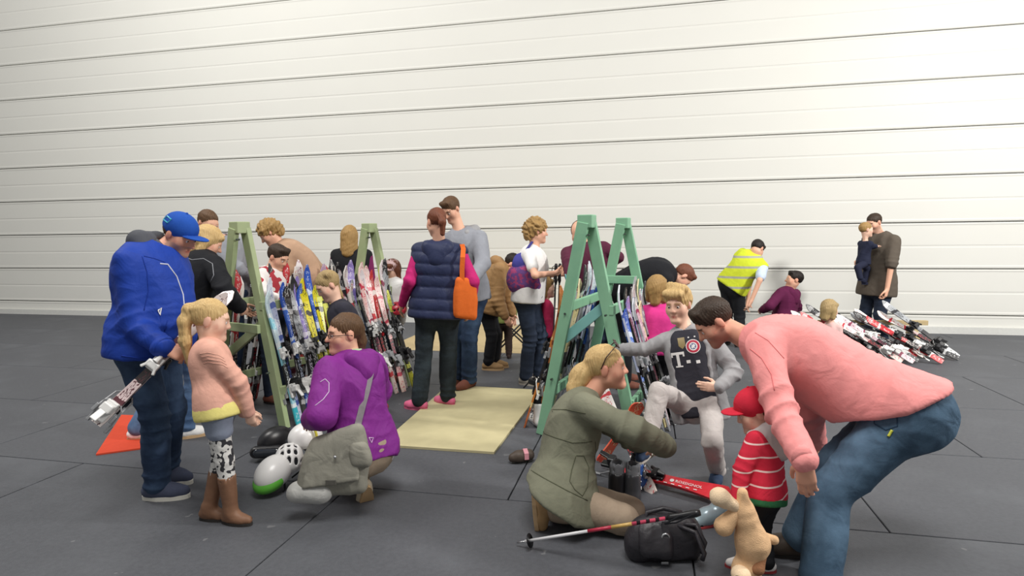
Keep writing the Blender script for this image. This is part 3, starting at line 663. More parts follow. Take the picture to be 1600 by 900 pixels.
# ------------------------------------------------------------------ ski racks (green A-frames joined by rails)
def green(name, c1, c2):
    m = mat(name, c1, .55, .12, .15, 40); nt = m.node_tree; v, s = coords(nt); nz = nt.nodes.new('ShaderNodeTexNoise'); nz.inputs['Scale'].default_value = 4; nz.inputs['Detail'].default_value = 5; nt.links.new(v, nz.inputs['Vector'])
    g = math_node(nt, 'MULTIPLY', math_node(nt, 'SUBTRACT', nz.outputs['Fac'], .5), 3); g.node.use_clamp = True
    nt.links.new(mixnode(nt, g, base_socket(m).links[0].from_socket, c2), base_socket(m)); return m
GA = green('pale_green_paint', 'a3b087', '8fa578'); GB = green('mint_green_paint', '86b796', '6ea78a'); GC = plastic('teal_brace_paint', '86c2bd', .5)
class Rack: pass
def rack(apex0, apex1, half, foot_h, m, label, mb, crossz=(.8, .8), brz=(.55, .85), wid=.085):
    r = Rack(); r.a, r.b = apex0.copy(), apex1.copy(); r.ax = nrm((r.b - r.a) * np.array([1, 1, 0])); r.L = np.linalg.norm((r.b - r.a)[:2])
    r.out = np.array([r.ax[1], -r.ax[0], 0]); r.half = half; base = np.array([r.a[0], r.a[1], 0.0]); r.base = base; r.H = r.a[2]
    r.root = empty('ski_rack', base, label, 'rack')
    for t in (0.0, r.L):
        c = r.ax * t; topz = r.H
        for sg in (-1, 1):
            bm = bmesh.new(); bm_bar(bm, c + r.out * sg * half, c + np.array([0, 0, topz - .03]) + r.out * sg * .012 + r.ax * .045 * sg, wid, .045, r.out); obj_bm('leg', bm, m, r.root)
        bm = bmesh.new(); bm_box(bm, (-.055, -.06, -.05), (.055, .06, .045), Matrix.Translation(Vector(c + np.array([0, 0, topz - .02]))) @ Matrix(((r.out[0], r.ax[0], 0, 0), (r.out[1], r.ax[1], 0, 0), (0, 0, 1, 0), (0, 0, 0, 1))), .006); obj_bm('cap_block', bm, m, r.root)
        zc = crossz[0 if t == 0 else 1]; w = half * (1 - zc / topz) + .02
        if zc > .5:
          bm = bmesh.new(); bm_bar(bm, c + r.out * -w + np.array([0, 0, zc]) - r.ax * .05, c + r.out * w + np.array([0, 0, zc]) - r.ax * .05, .07, .03, (0, 0, 1)); obj_bm('crossbar', bm, m, r.root)
        for z in (topz - .12, .95, .45):
            for sg in (-1, 1):
                bm = bmesh.new(); q = c + r.out * sg * (half * (1 - z / topz)) - r.ax * .03 + np.array([0, 0, z]); bm_tube(bm, [q, q - r.ax * .03], .008, 8); obj_bm('bolt', bm, mat('bolt_steel', '5c6660', .4, .05, 0, 20, .8), r.root)
    for z, ww in ((.98, .07), (.30, .07)):
        for sg in (-1, 1):
            q = r.out * sg * (half * (1 - z / r.H) + .035) + np.array([0, 0, z]); bm = bmesh.new(); bm_bar(bm, q + r.ax * .0, q + r.ax * (r.L + .06), ww, .035, (0, 0, 1)); obj_bm('rail', bm, m, r.root)
    bm = bmesh.new(); bm_bar(bm, np.array([0, 0, r.H - .03]), r.ax * r.L + np.array([0, 0, r.H - .03]), .07, .04, (0, 0, 1))
    if mb is not None:
        z0, z1 = brz
        q0 = r.out * -(half * (1 - z0 / r.H)) * mb + np.array([0, 0, z0]) + r.ax * .06; q1 = r.out * (half * (1 - z1 / r.H)) * mb + np.array([0, 0, z1]) + r.ax * .06
        b2 = bmesh.new(); bm_bar(b2, q0, q1, .075, .03, (0, 0, 1)); obj_bm('brace', b2, GC if m is GB else m, r.root)
    bm.free()
    return r
RL = rack(P(374, 347, 4.95) * np.array([1, 1, 0]) + np.array([0, 0, 1.64]), P(577, 351, 6.25) * np.array([1, 1, 0]) + np.array([0, 0, 1.64]), .44, 0, GA, 'pale green wooden ski rack behind the girl in the pink jacket', 1, (.80, .8), (.55, .86))
RR = rack(P(917, 340, 4.37) * np.array([1, 1, 0]) + np.array([0, 0, 1.645]), P(974, 346, 5.4) * np.array([1, 1, 0]) + np.array([0, 0, 1.645]), .36, 0, GB, 'mint green wooden ski rack behind the kneeling woman in olive', 1, (.42, 1.12), (.74, 1.02))

# ------------------------------------------------------------------ skis
def ski_mat(name, tip, body, accent, tail=None, black='1a1a1c'):
    if 'ski_' + name in MATS: return MATS['ski_' + name]
    m = bpy.data.materials.new('ski_' + name); m.use_nodes = True; nt = m.node_tree; b = nt.nodes['Principled BSDF']; b.inputs['Roughness'].default_value = .32
    b.inputs['Coat Weight'].default_value = .3
    tc = nt.nodes.new('ShaderNodeTexCoord'); sx = nt.nodes.new('ShaderNodeSeparateXYZ'); nt.links.new(tc.outputs['Generated'], sx.inputs[0])
    nz = nt.nodes.new('ShaderNodeTexNoise'); nz.inputs['Scale'].default_value = 11; nt.links.new(tc.outputs['Object'], nz.inputs['Vector'])
    z = math_node(nt, 'ADD', sx.outputs['Z'], math_node(nt, 'MULTIPLY', math_node(nt, 'SUBTRACT', nz.outputs['Fac'], .5), .10))
    cr = nt.nodes.new('ShaderNodeValToRGB'); cr.color_ramp.interpolation = 'CONSTANT'; e = cr.color_ramp.elements
    seq = [(0, tail or body), (.13, accent), (.17, body), (.30, black), (.46, body), (.58, accent), (.62, tip), (.72, body), (.80, accent), (.83, tip)]
    e[0].position, e[0].color = 0, (*lin(seq[0][1]), 1); e[1].position, e[1].color = seq[1][0], (*lin(seq[1][1]), 1)
    for p, c in seq[2:]: q = e.new(p); q.color = (*lin(c), 1)
    nt.links.new(z, cr.inputs[0])
    # lettering-like side bands
    mp = nt.nodes.new('ShaderNodeMapping'); mp.inputs['Scale'].default_value = (150, 1, 55); nt.links.new(tc.outputs['Object'], mp.inputs[0])
    n2 = nt.nodes.new('ShaderNodeTexNoise'); n2.inputs['Scale'].default_value = 1; n2.inputs['Detail'].default_value = 1; nt.links.new(mp.outputs[0], n2.inputs['Vector'])
    xx = math_node(nt, 'ABSOLUTE', math_node(nt, 'SUBTRACT', sx.outputs['X'], .5))
    g = math_node(nt, 'MULTIPLY', math_node(nt, 'MULTIPLY', math_node(nt, 'GREATER_THAN', n2.outputs['Fac'], .56), math_node(nt, 'LESS_THAN', xx, .24)), math_node(nt, 'GREATER_THAN', nz.outputs['Fac'], .46))
    nt.links.new(mixnode(nt, g, cr.outputs[0], accent), b.inputs['Base Color'])
    MATS['ski_' + name] = m; return m
def blade_mesh(L, w, m):
    key = 'ski_blade_%s_%d_%d' % (m.name, L * 100, w * 1000)
    if key in bpy.data.meshes: return bpy.data.meshes[key]
    bm = bmesh.new(); n = 22; ra = []; rb = []
    for i in range(n + 1):
        t = i / n; z = t * L
        ww = w * (.82 - .30 * math.sin(math.pi * min(1, t / .86)) + .28 * max(0, (t - .55)) ) 
        if t > .9: ww *= math.sqrt(max(0.02, 1 - ((t - .9) / .1) ** 2)) if t < 1 else .15
        if t < .03: ww *= .8 + .2 * t / .03
        y = -.10 * L * max(0, (t - .86) / .14) ** 2 * .35 - .004 * math.sin(math.pi * t)
        th = .010 + .008 * math.sin(math.pi * t)
        ra.append([bm.verts.new((s * ww / 2, y - th / 2, z)) for s in (-1, 1)]); rb.append([bm.verts.new((s * ww / 2, y + th / 2, z)) for s in (-1, 1)])
    for i in range(n):
        bm.faces.new((ra[i][0], ra[i][1], ra[i + 1][1], ra[i + 1][0])); bm.faces.new((rb[i][1], rb[i][0], rb[i + 1][0], rb[i + 1][1]))
        for s in (0, 1): bm.faces.new((ra[i][s], ra[i + 1][s], rb[i + 1][s], rb[i][s]))
    bm.faces.new((ra[0][0], rb[0][0], rb[0][1], ra[0][1])); bm.faces.new((ra[n][1], rb[n][1], rb[n][0], ra[n][0]))
    bmesh.ops.recalc_face_normals(bm, faces=bm.faces)
    me = bpy.data.meshes.new(key); bm.to_mesh(me); bm.free(); me.materials.append(m); return me
PARTM = {}
def part_mesh(kind, m):     # bindings modelled once; local origin at the boot centre, y- is the top side, z along the ski
    k = kind + m.name
    if k in PARTM: return PARTM[k]
    bm = bmesh.new()
    if kind == 'toe_piece':
        bm_box(bm, (-.028, -.032, .115), (.028, -.008, .20), None, .006); bm_box(bm, (-.036, -.055, .125), (.036, -.030, .165), None, .008)
        for s in (-1, 1): bm_bar(bm, (s * .016, -.045, .16), (s * .040, -.045, .105), .020, .014, (0, 1, 0))
        bm_tube(bm, [(0, -.05, .165), (0, -.04, .205)], [.018, .010], 8)
    elif kind == 'heel_piece':
        bm_box(bm, (-.026, -.030, -.215), (.026, -.008, -.10), None, .006); bm_box(bm, (-.030, -.085, -.165), (.030, -.028, -.115), None, .010)
        bm_bar(bm, (0, -.075, -.15), (0, -.105, -.215), .036, .012, (1, 0, 0)); bm_bar(bm, (-.03, -.05, -.11), (.03, -.05, -.11), .016, .02, (0, 1, 0))
    else:
        for s in (-1, 1):
            bm_tube(bm, [(s * .030, -.022, -.10), (s * .052, -.018, -.12), (s * .056, .012, -.19), (s * .056, .035, -.235)], .0045, 6); bm_box(bm, (s * .056 - .008, .020, -.250), (s * .056 + .008, .042, -.205), None, .003)
    me = bpy.data.meshes.new(kind); bmesh.ops.recalc_face_normals(bm, faces=bm.faces); bm.to_mesh(me); bm.free(); me.materials.append(m); PARTM[k] = me; return me
BK = plastic('binding_black', '1b1b1e'); BW = plastic('binding_white', 'dcdcda'); BG = plastic('binding_grey', '8d8f92')
def ski(p, zdir, ydir, L, w, m, label, group=None, bind=BK, brake=BG, bpos=.40, name='ski', bare=False):
    z = nrm(zdir); y = np.asarray(ydir, float); y = nrm(y - z * np.dot(y, z)); x = np.cross(y, z)
    o = link(bpy.data.objects.new(name, blade_mesh(L, w, m)))
    o.matrix_world = Matrix(((x[0], y[0], z[0], p[0]), (x[1], y[1], z[1], p[1]), (x[2], y[2], z[2], p[2]), (0, 0, 0, 1)))
    tag(o, label, 'ski', group)
    if not bare:
        for kind, mm in (('toe_piece', bind), ('heel_piece', bind), ('brake', brake)):
            c = link(bpy.data.objects.new(kind, part_mesh(kind, mm)), o); c.location = (0, 0, L * bpos)
    return o
D = {  # tip, body, accent, tail
 'sky_blue': ('cfe6ee', '8fd0e0', 'e8f2f4', '3fb6c4'), 'royal_blue': ('2d55b4', '3a66c0', 'c8d4ea', '2546a0'), 'yellow': ('e0d52e', 'dcd02c', '24241c', 'cfc528'), 'lime': ('c6cf4a', 'd8dc6a', '3a3a2c', 'b8b83a'),
 'pale_pink': ('e6cdc8', 'dcb8b4', 'c23a50', 'e2c9bd'), 'white_red': ('ece6e2', 'e4dcd8', 'c23640', 'd8ccc4'), 'red': ('c03038', 'b8262e', 'e8dcd8', 'c2262c'), 'purple': ('8a7ab8', '6a5ca0', 'ddd8ea', '54488a'),
 'black': ('2a2a2c', '242426', 'b8b8b8', '303032'), 'white_blue': ('dfe4ee', 'b8c2de', '5468b0', 'd0d6e6'), 'wood': ('b0703c', 'a8632e', '6e3214', '9a4c22'), 'orange': ('d0863e', 'c87a34', 'e8c890', 'b8602a'), 'cream': ('e6dcae', 'dfd29a', '6a6250', 'd8cc94'), 'grey': ('a8acb0', '8e9296', '2c2c30', 'b4b8ba'), 'teal': ('57a9ae', '3f8f98', 'e0ecec', '2c6f78'), 'silver_pink': ('dcd4d6', 'cdbcc2', '8c3c54', 'd6c8cc'), 'mauve': ('b89ab4', 'a283a2', 'e6dfe6', '86668a')}
SM = {k: ski_mat(k, *v) for k, v in D.items()}
WORDS = {'sky_blue': 'pale turquoise flowered', 'royal_blue': 'royal blue', 'yellow': 'bright yellow and black', 'lime': 'lime yellow', 'pale_pink': 'pale pink and red', 'white_red': 'white and red', 'red': 'red', 'purple': 'purple', 'black': 'black', 'white_blue': 'white and blue', 'wood': 'wood brown', 'orange': 'orange brown', 'cream': 'cream yellow', 'grey': 'grey', 'teal': 'teal', 'silver_pink': 'silver pink', 'mauve': 'mauve'}
_T = ['', '', 'twenty', 'thirty', 'forty', 'fifty']
ORD = ['first', 'second', 'third', 'fourth', 'fifth', 'sixth', 'seventh', 'eighth', 'ninth', 'tenth', 'eleventh', 'twelfth', 'thirteenth', 'fourteenth', 'fifteenth', 'sixteenth', 'seventeenth', 'eighteenth', 'nineteenth', 'twentieth']
for _d in (2, 3, 4):
    if _d > 2: ORD.append({3: 'thirtieth', 4: 'fortieth'}[_d])
    ORD += [_T[_d] + '-' + x for x in ORD[:9]]
def lean(r, side, seq, t0, t1, rname, sname, rnd, out=.50, seed=1):
    R_ = random.Random(seed); n = len(seq)
    for i, key in enumerate(seq):
        t = t0 + (t1 - t0) * i / max(1, n - 1) + R_.uniform(-.02, .02); L = R_.uniform(1.10, 1.34) * rnd; o_ = out + R_.uniform(-.05, .07)
        zr = .98; rail = r.half * (1 - zr / r.H) + .035 + .05
        foot = r.base + r.ax * t + r.out * side * o_ + np.array([0, 0, .004]); hold = r.base + r.ax * (t + R_.uniform(-.09, .09)) + r.out * side * (rail + .01) + np.array([0, 0, zr])
        flip = 1
        ski(foot, hold - foot, -r.out * side * flip + r.ax * R_.uniform(-.35, .35), L, R_.uniform(.068, .088), SM[key], f'{WORDS[key]} ski, {ORD[i]} on the {sname} of the {rname} rack', f'skis on the {sname} side of the {rname} rack', bind=R_.choice([BK, BK, BW, BG]), brake=R_.choice([BG, BW]))
lean(RL, 1, ['sky_blue', 'white_blue', 'black', 'royal_blue', 'purple', 'royal_blue', 'grey', 'yellow', 'black', 'yellow', 'lime', 'royal_blue', 'yellow', 'grey', 'yellow', 'lime', 'black', 'mauve', 'white_red', 'silver_pink', 'purple', 'white_red', 'black', 'white_red', 'pale_pink', 'grey', 'pale_pink', 'black', 'pale_pink', 'silver_pink', 'white_red', 'red', 'pale_pink', 'grey', 'black', 'silver_pink', 'lime', 'grey'], .10, RL.L, 'pale green', 'right', 1.0, seed=4)
lean(RL, -1, ['white_red', 'red', 'black', 'white_red', 'black', 'red', 'red', 'black', 'white_red', 'black', 'silver_pink', 'red', 'black', 'grey', 'red', 'black', 'white_red', 'black'], .08, RL.L - .1, 'pale green', 'left', 1.02, seed=9)
lean(RR, -1, ['orange', 'wood', 'cream', 'teal', 'orange', 'grey', 'cream', 'black', 'grey', 'white_blue', 'purple', 'white_blue', 'royal_blue', 'black'], .10, RR.L - .05, 'mint green', 'left', 1.0, seed=5)
lean(RR, 1, ['white_blue', 'royal_blue', 'black', 'purple', 'black', 'white_blue', 'grey', 'cream', 'silver_pink', 'grey', 'mauve', 'cream', 'white_blue', 'black', 'silver_pink', 'cream', 'black', 'silver_pink', 'lime'], .06, RR.L + .05, 'mint green', 'right', .92, seed=6)
# ------------------------------------------------------------------ people in the foreground
JEANS = denim('blue_denim', '2c3c55', '4f6683'); DJEANS = denim('dark_denim', '252d3c', '3d4a60'); LJEANS = denim('light_denim', '4a6488', '7f98b8'); FJEANS = denim('faded_denim', '3c5266', '6a88a2')
KHAKI = cloth('khaki_cotton', 'a08f7c'); BLACKC = cloth('black_cotton', '1e1f23'); WHITEC = cloth('white_cotton', 'e9e8e6'); GREYK = cloth('grey_knit', '9a9a9c', scale=200); GREYJ = cloth('grey_denim', 'bcb6b3', fold=.5)
BLUEJ = cloth('blue_softshell', '1f3f9c', .5, .6); DGREY = cloth('charcoal_fleece', '54565c'); PURPLE = cloth('purple_shell', '7c2a84', .5, .6); OLIVE = cloth('olive_canvas', '7a7b69', .4); PINKS = cloth('salmon_cotton', 'f09a98', .4); LPINK = cloth('pale_pink_sweat', 'dba795', .3)
YELLOW = cloth('yellow_cotton', 'e8dc86', .2); NAVY = cloth('navy_quilt', '2c3350', .3, .5); MAG = cloth('magenta_knit', 'b8286c'); ORANGE = cloth('orange_canvas', 'd8692a', .2); REDC = cloth('red_cotton', 'cc2c40', .2)
BROWNL = mat('brown_leather', '7c5a44', .55, .15, .3, 50, 0, .4, .2); TANL = mat('tan_suede', 'a3835c', .8, .15, .3, 70); SOLEW = plastic('white_rubber', 'd8d6cc', .6); SOLEB = plastic('dark_rubber', '2a2624', .7); SOLET = plastic('tan_rubber', 'c0a078', .7); CANVB = cloth('blue_canvas', '4c5266', .1)
STEEL = mat('brushed_steel', 'b8babc', .35, .03, 0, 20, .9); LEO = spotted('spotted_cotton', 'd9d8d4', '3a3a3e')
BLOND = hair_mat('blond_hair', 'b8935e', 'e0c48c'); DBLOND = hair_mat('dark_blond_hair', '86683f', 'b8955e'); BROWN = hair_mat('brown_hair', '4a3526', '6e5238'); DARK = hair_mat('dark_brown_hair', '2a201a', '4a3a2e'); BLACKH = hair_mat('black_hair', '161210', '2c2420'); REDB = hair_mat('auburn_hair', '5a3020', '84503a'); ASH = hair_mat('ash_blond_hair', '8a744e', 'c2a878')

KID = dict(nose=.6, jaw=.86, cheek=.004, w=.98)
def blue_man():
    f = Fig('man in bright blue jacket and blue baseball cap holding skis', 1.78, (262, 775), (234, 530), (236, 396), 80, (281, 366), 80, 30, arch=-.01, h=.009, w=1.06, bulk=1.12, tone='rosy',
            armR=[(210, 505, -1), (258, 545, -1)], armL=[(270, 500, 1), (285, 545, 1)], legR=('G', 247, 779, 75), legL=('G', 262, 752, 75), torso_k=1.0)
    f.body(palms={'R': (.3, .6, -.6), 'L': (0, -.8, -.6)}, curl=48, h=.006, beard='b08a78', brow='6e5640', hdir={'R': (.8, .1, -.35), 'L': (.5, -.2, -.2)})
    j = f.top(BLUEJ, 'jacket', .030, -.17, .01, (.064, .068, .058), .95, .012, belly=.04)
    f.hood(DGREY, j, .95, -.045, back=.03); f.collar(DGREY, 'collar', .080, .075, .014, parent=j)
    f.pix_strip('zipper', j, [(250, 412), (262, 413), (276, 432), (286, 460), (290, 500), (288, 540), (284, 562)], .0042, plastic('pale_zip', 'c8ccd8'))
    q = f.pix_surface(j, [(247, 485), (252, 481), (250, 492)], .002); bm = bmesh.new(); bm_tube(bm, [q[0], q[1], q[2], q[0]], .004, 6); obj_bm('chest_logo', bm, plastic('logo_white', 'e8e8ea'), j)
    sm = cloth('blue_seam', '1c3890', .1)
    f.pix_strip('armhole_seam', j, [(222, 400), (230, 425), (232, 455), (225, 485)], .003, sm); f.pix_strip('pocket_zip', j, [(262, 500), (256, 520), (250, 535)], .003, sm); f.pix_strip('hem_cord', j, [(190, 556), (220, 560), (250, 558), (278, 552)], .004, sm); f.pix_strip('shoulder_seam', j, [(225, 400), (242, 404), (258, 410)], .003, sm)
    f.cuff('R', BLUEJ, .062, .03, .97, j); f.cuff('L', BLUEJ, .062, .03, .97, j)
    f.bottom(JEANS, 'jeans', .098, .076, .070, 1.0, .010)
    f.hair('crop', BROWN); c = f.cap(cloth('blue_cap', '2350a8', .1))
    bm = bmesh.new(); q = f.pix_surface(c, [(256, 343), (262, 338), (268, 343), (262, 348)], .002); bm_tube(bm, q + [q[0]], .004, 6); obj_bm('cap_logo', bm, plastic('turquoise_print', '49b8cc'), c)
    f.shoe('R', 96, CANVB, SOLEW, L=1.06, laces=SOLEW); f.shoe('L', 78, CANVB, SOLEW, L=1.06, laces=SOLEW)
    return f
def girl():
    f = Fig('girl in pale pink jacket with long blond ponytail and brown boots', 1.20, (350, 812), (340, 630), (325, 541), 118, (329, 500), 112, 12, h=.008, tone='pale', legR=('G', 362, 818, 100), legL=('G', 328, 812, 100),
            armR=[(373, 598, -1), (388, 645, 1)], armL=[(340, 600, 1), (385, 645, 1)], w=1.05, bulk=1.05)
    f.body(palms={'R': (0, .5, -.5)}, curl=40, h=.0055, brow='a8835c', head=KID)
    j = f.top(LPINK, 'jacket', .022, -.14, .02, (.078, .068, .052), .96, .008)
    f.collar(LPINK, 'collar', .068, .05, parent=j)
    for k in range(4):
        f.pix_strip('rib', j, [(312 + 2 * k, 553 + 5 * k), (325, 551 + 5 * k), (342 + 2 * k, 555 + 5 * k), (350 + 2 * k, 560 + 5 * k)], .0020, LPINK)
    f.top(YELLOW, 'undershirt', .018, -.225, .014, sleeves='', fold=.004, t1=.0, neck=False)
    f.bottom(cloth('denim_shorts', '8d96a8'), 'shorts', .103, .086, .07, kfrac=.42, th=.008); f.bottom(LEO, 'leggings', .085, .068, .05, 1.0, .003)
    f.hair('tied', BLOND, extra=[rc((0, -.10, .055), (0, -.125, .05), .03, .026, .02), rc((0, -.125, .05), (.0, -.132, -.03), .026, .034, .02), rc((0, -.132, -.03), (.0, -.11, -.14), .034, .032, .02), rc((0, -.11, -.14), (.0, -.07, -.28), .032, .008, .02)])
    for k, y in (('R', 80), ('L', 88)): f.shoe(k, y, BROWNL, SOLEB, L=1.05, boot=.38, name='boot')
def purple_woman():
    f = Fig('crouching woman in purple hooded jacket with glasses and grey shoulder bag', 1.66, (545, 803), (566, 703), (551, 563, 1), -128, (539, 521), -58, 2, h=.009, tone='fair', yaw2=-118, hroll=0,
            armL=[(502, 650, -1), (487, 655, 1)], armR=[(592, 612, 1), (560, 600, 1)], legL=[(512, 715, 1), (525, 768, 1)], legR=[(540, 716, 1), (567, 757, -1)], w=1.0, bulk=1.05, Y=3.42)
    f.body(palms={'L': (0, 0, -1), 'R': (0, 0, -1)}, curl=30, h=.006, brow='4a3526', lips='b86a66')
    j = f.top(PURPLE, 'jacket', .022, -.10, .02, (.085, .080, .058), .95, .015)
    f.hood(PURPLE, j, 1.0, .03); f.collar(cloth('pale_green_fleece', 'a8c49c'), 'collar', .072, .075, parent=j)
    f.pix_strip('reflective_piping', j, [(500, 597), (508, 592), (514, 598), (514, 612), (505, 624), (492, 634)], .0022, plastic('piping_grey', 'c9b8d0'))
    q = f.pix_surface(j, [(576, 684), (583, 684), (580, 692)], .002); bm = bmesh.new(); bm_tube(bm, q + [q[0]], .003, 6); obj_bm('hem_logo', bm, plastic('logo_lilac', 'd8b8dc'), j)
    f.bottom(WHITEC, 'shorts', .103, .09, .07, kfrac=.8, th=.0); f.bottom(KHAKI, 'trousers', .088, .066, .06, .9, .012)
    f.hair('tied', BROWN, extra=[rc((0, -.085, .0), (0, -.095, -.06), .035, .03, .03), rc((0, -.095, -.06), (0, -.09, -.14), .028, .02, .03)])
    f.shoe('R', -150, cloth('beige_sneaker', 'd0c2ac', .1), SOLET, pitch=62); f.shoe('L', -110, cloth('beige_sneaker', 'd0c2ac', .1), SOLET, pitch=20)
    bm = bmesh.new(); L = lambda p: f.hl(p) - f.base
    for sx in (-1, 1):
        bm_tube(bm, [L((sx * (.034 + .021 * math.cos(a)), .102, .0 + .014 * math.sin(a))) for a in np.linspace(0, 2 * math.pi, 15)], .0020, 6); bm_tube(bm, [L((sx * .055, .1, .004)), L((sx * .082, .03, .004)), L((sx * .086, -.02, -.004))], .0022, 6)
    bm_tube(bm, [L((-.013, .104, .003)), L((.013, .104, .003))], .002, 6); obj_bm('glasses', bm, plastic('glasses_frame', '2a1c1c'), f.root, True)
    return f
def olive_woman():
    f = Fig('kneeling blond woman in olive jacket with sunglasses pushed up on her hair', 1.68, (850, 838), (880, 768), (910, 622, 0), 82, (947, 574), 84, -4, arch=.02, h=.009, tone='rosy', Y=3.14, hs=1.03, torso_k=1.0,
            armR=[(990, 672, -1), (1038, 697, 1)], armL=[(985, 680, 1), (1010, 700, 1)], legR=[(975, 812, 0), (860, 782, 0)], legL=[(985, 798, 0), (880, 784, 0)], hroll=0)
    f.body(palms={'R': (0, 0, -1), 'L': (0, -.5, -1)}, curl=35, h=.006, brow='a07a52', lips='c0605c', head=dict(nose=.75), hdir={'R': (-.3, 1, -.25), 'L': (0, 1, -.3)})
    hemx = [rc(f.pel - f.sp * .09 - f.fp * .05 - f.up * .06, f.pel + f.sp * .09 - f.fp * .05 - f.up * .06, .165, .165, .1)]
    hemx.append(f.cut_line((827, 745), (925, 796), .02)); j = f.top(OLIVE, 'jacket', .026, -.34, .06, (.080, .072, .058), 1.0, .015, extra=hemx)
    f.collar(OLIVE, 'collar', .072, .06, .012, parent=j); f.cuff('R', OLIVE, .062, .03, 1.0, j)
    for nm, px in (('waist_seam', [(838, 672), (868, 684), (895, 692), (925, 690)]), ('back_seam', [(858, 640), (885, 640), (915, 646)]), ('pocket_flap', [(900, 712), (893, 735), (890, 752), (898, 765), (910, 775), (918, 760), (920, 730), (912, 712), (900, 712)]), ('front_placket', [(930, 690), (932, 720), (932, 750), (928, 780)]), ('hem_seam', [(830, 735), (850, 747), (885, 766), (918, 782)])):
        f.pix_strip(nm, j, px, .0035, cloth('olive_seam', '565847'), -.001)
    f.bottom(KHAKI, 'trousers', .098, .074, .062, .95, .008)
    f.hair('tied', BLOND, extra=[rc((0, -.09, -.0), (0, -.13, -.03), .035, .045, .03), rc((0, -.13, -.03), (.02, -.17, -.10), .055, .05, .03), rc((-.01, -.15, -.06), (-.03, -.15, -.15), .05, .03, .03)])
    for k in 'RL': f.shoe(k, 82, TANL, SOLET, pitch=85, boot=.2, L=1.0, name='boot')
    s = link(bpy.data.objects.new('sunglasses', None), f.root); bm = bmesh.new(); L = lambda p: f.hl(p) - f.base
    for sx in (-1, 1):
        bm_tube(bm, [L((sx * (.034 + .023 * math.cos(a)), .062 - .012 * math.sin(a), .125 + .016 * math.sin(a))) for a in np.linspace(0, 2 * math.pi, 13)], .004, 6); bm_tube(bm, [L((sx * .058, .058, .125)), L((sx * .083, .0, .07)), L((sx * .083, -.03, .01))], .0032, 6)
        bmesh.ops.create_uvsphere(bm, u_segments=10, v_segments=6, radius=1, matrix=Matrix.Translation(Vector(L((sx * .034, .060, .125)))) @ Matrix([list(f.hM[0]) + [0], list(f.hM[1]) + [0], list(f.hM[2]) + [0], [0, 0, 0, 1]]) @ Matrix.Diagonal((.022, .004, .016, 1)))
    bpy.data.objects.remove(s); obj_bm('sunglasses', bm, plastic('smoked_plastic', '3a2a26', .15), f.root, True)
def boy():
    f = Fig('blond boy in grey cardigan and dark football shirt with one foot raised', 1.32, (1122, 752), (1092, 630), (1071, 520), -18, (1060, 476), -38, 6, h=.0075, tone='pale', Y=3.72, hs=.93,
            armR=[(1008, 546, 0), (968, 546, 1)], armL=[(1148, 582, -1), (1122, 606, -1)], legL=('G', 1120, 752, -20), legR=[(1030, 612, -1), (1012, 690, -1)], hroll=-4)
    f.body(palms={'L': (-.6, .6, 0), 'R': (.2, 0, -1)}, curl=30, h=.005, brow='a8855c', lips='b8685e', head=KID, hdir={'L': (-.9, 0, .1)})
    t = f.top(None or jersey_mat(), 'jersey', .016, -.16, .01, (.062, .058, .05), short=.5, fold=.007)
    jersey_print(f, t)
    S = f.S; front = f.fc; gap = []
    for tt in np.linspace(-.45, 1.12, 10):
        c = f.ctr(max(0, min(1, tt))) + f.up * (min(0, tt) * .4) + f.fp * .175 * S; gap.append(c)
    gp = [sub_rc(gap[i] - f.sp * .05, gap[i] + f.sp * .05, .100 * S + .004, .098 * S + .004, .01) for i in range(len(gap))]
    c = f.top(GREYK, 'cardigan', .025, -.24, .012, (.072, .064, .05), .95, .010, extra=gp, seed=4)
    f.bottom(GREYJ, 'trousers', .094, .075, .062, 1.0, .012, ff=20) if False else f.bottom(GREYJ, 'trousers', .094, .075, .062, 1.0, .012)
    f.hair('mop', BLOND, disp=.006)
    f.shoe('L', -25, cloth('blue_sneaker', '3c4c66', .1), SOLEW, L=1.08, laces=SOLEW); f.shoe('R', -40, cloth('blue_sneaker', '3c4c66', .1), SOLEW, L=1.08, pitch=15)
def jersey_mat():
    m = cloth('charcoal_jersey', '34343c', .4); nt = m.node_tree; v, s = coords(nt)
    g = math_node(nt, 'MULTIPLY', math_node(nt, 'LESS_THAN', math_node(nt, 'FRACT', math_node(nt, 'MULTIPLY', s['Z'], 60)), .3), math_node(nt, 'LESS_THAN', s['Z'], .09)); 
    nt.links.new(mixnode(nt, g, base_socket(m).links[0].from_socket, '4a4a54'), base_socket(m)); return m
def decal(f, o, name, polys, center, sx, m, ux=None, depth=.0022):
    # flat print on a garment: polygons in print units around one point, pressed onto the cloth
    B = f.bvh(o); q, nn = f.pix_surface(o, [center], 0, True); q = q[0]; nn = nn[0]
    pts = f.pix_surface(o, [(center[0] + a, center[1] + b) for a in (-6, 0, 6) for b in (-6, 0, 6)], 0, True)[1]; nn = nrm(sum(pts))
    x = -f.sc if ux is None else ux; x = nrm(x - nn * np.dot(x, nn)); y = np.cross(nn, x); x = np.cross(y, nn)
    if np.dot(x, R3) < 0: x = -x; 
    y = np.cross(nn, x); y = y if y[2] > 0 else -y
    bm = bmesh.new()
    def press(a, b):
        p = q + x * a * sx + y * b * sx; h, _, _, _ = B.ray_cast(Vector(p + nn * .10), Vector(-nn))
        return (np.array(h) if h is not None else p) + nn * depth
    for pl in polys:
        for a in ([pl] if len(pl) != 4 else sub4(pl)): bm.faces.new([bm.verts.new(press(*c)) for c in a])
    return obj_bm(name, bm, m, o)
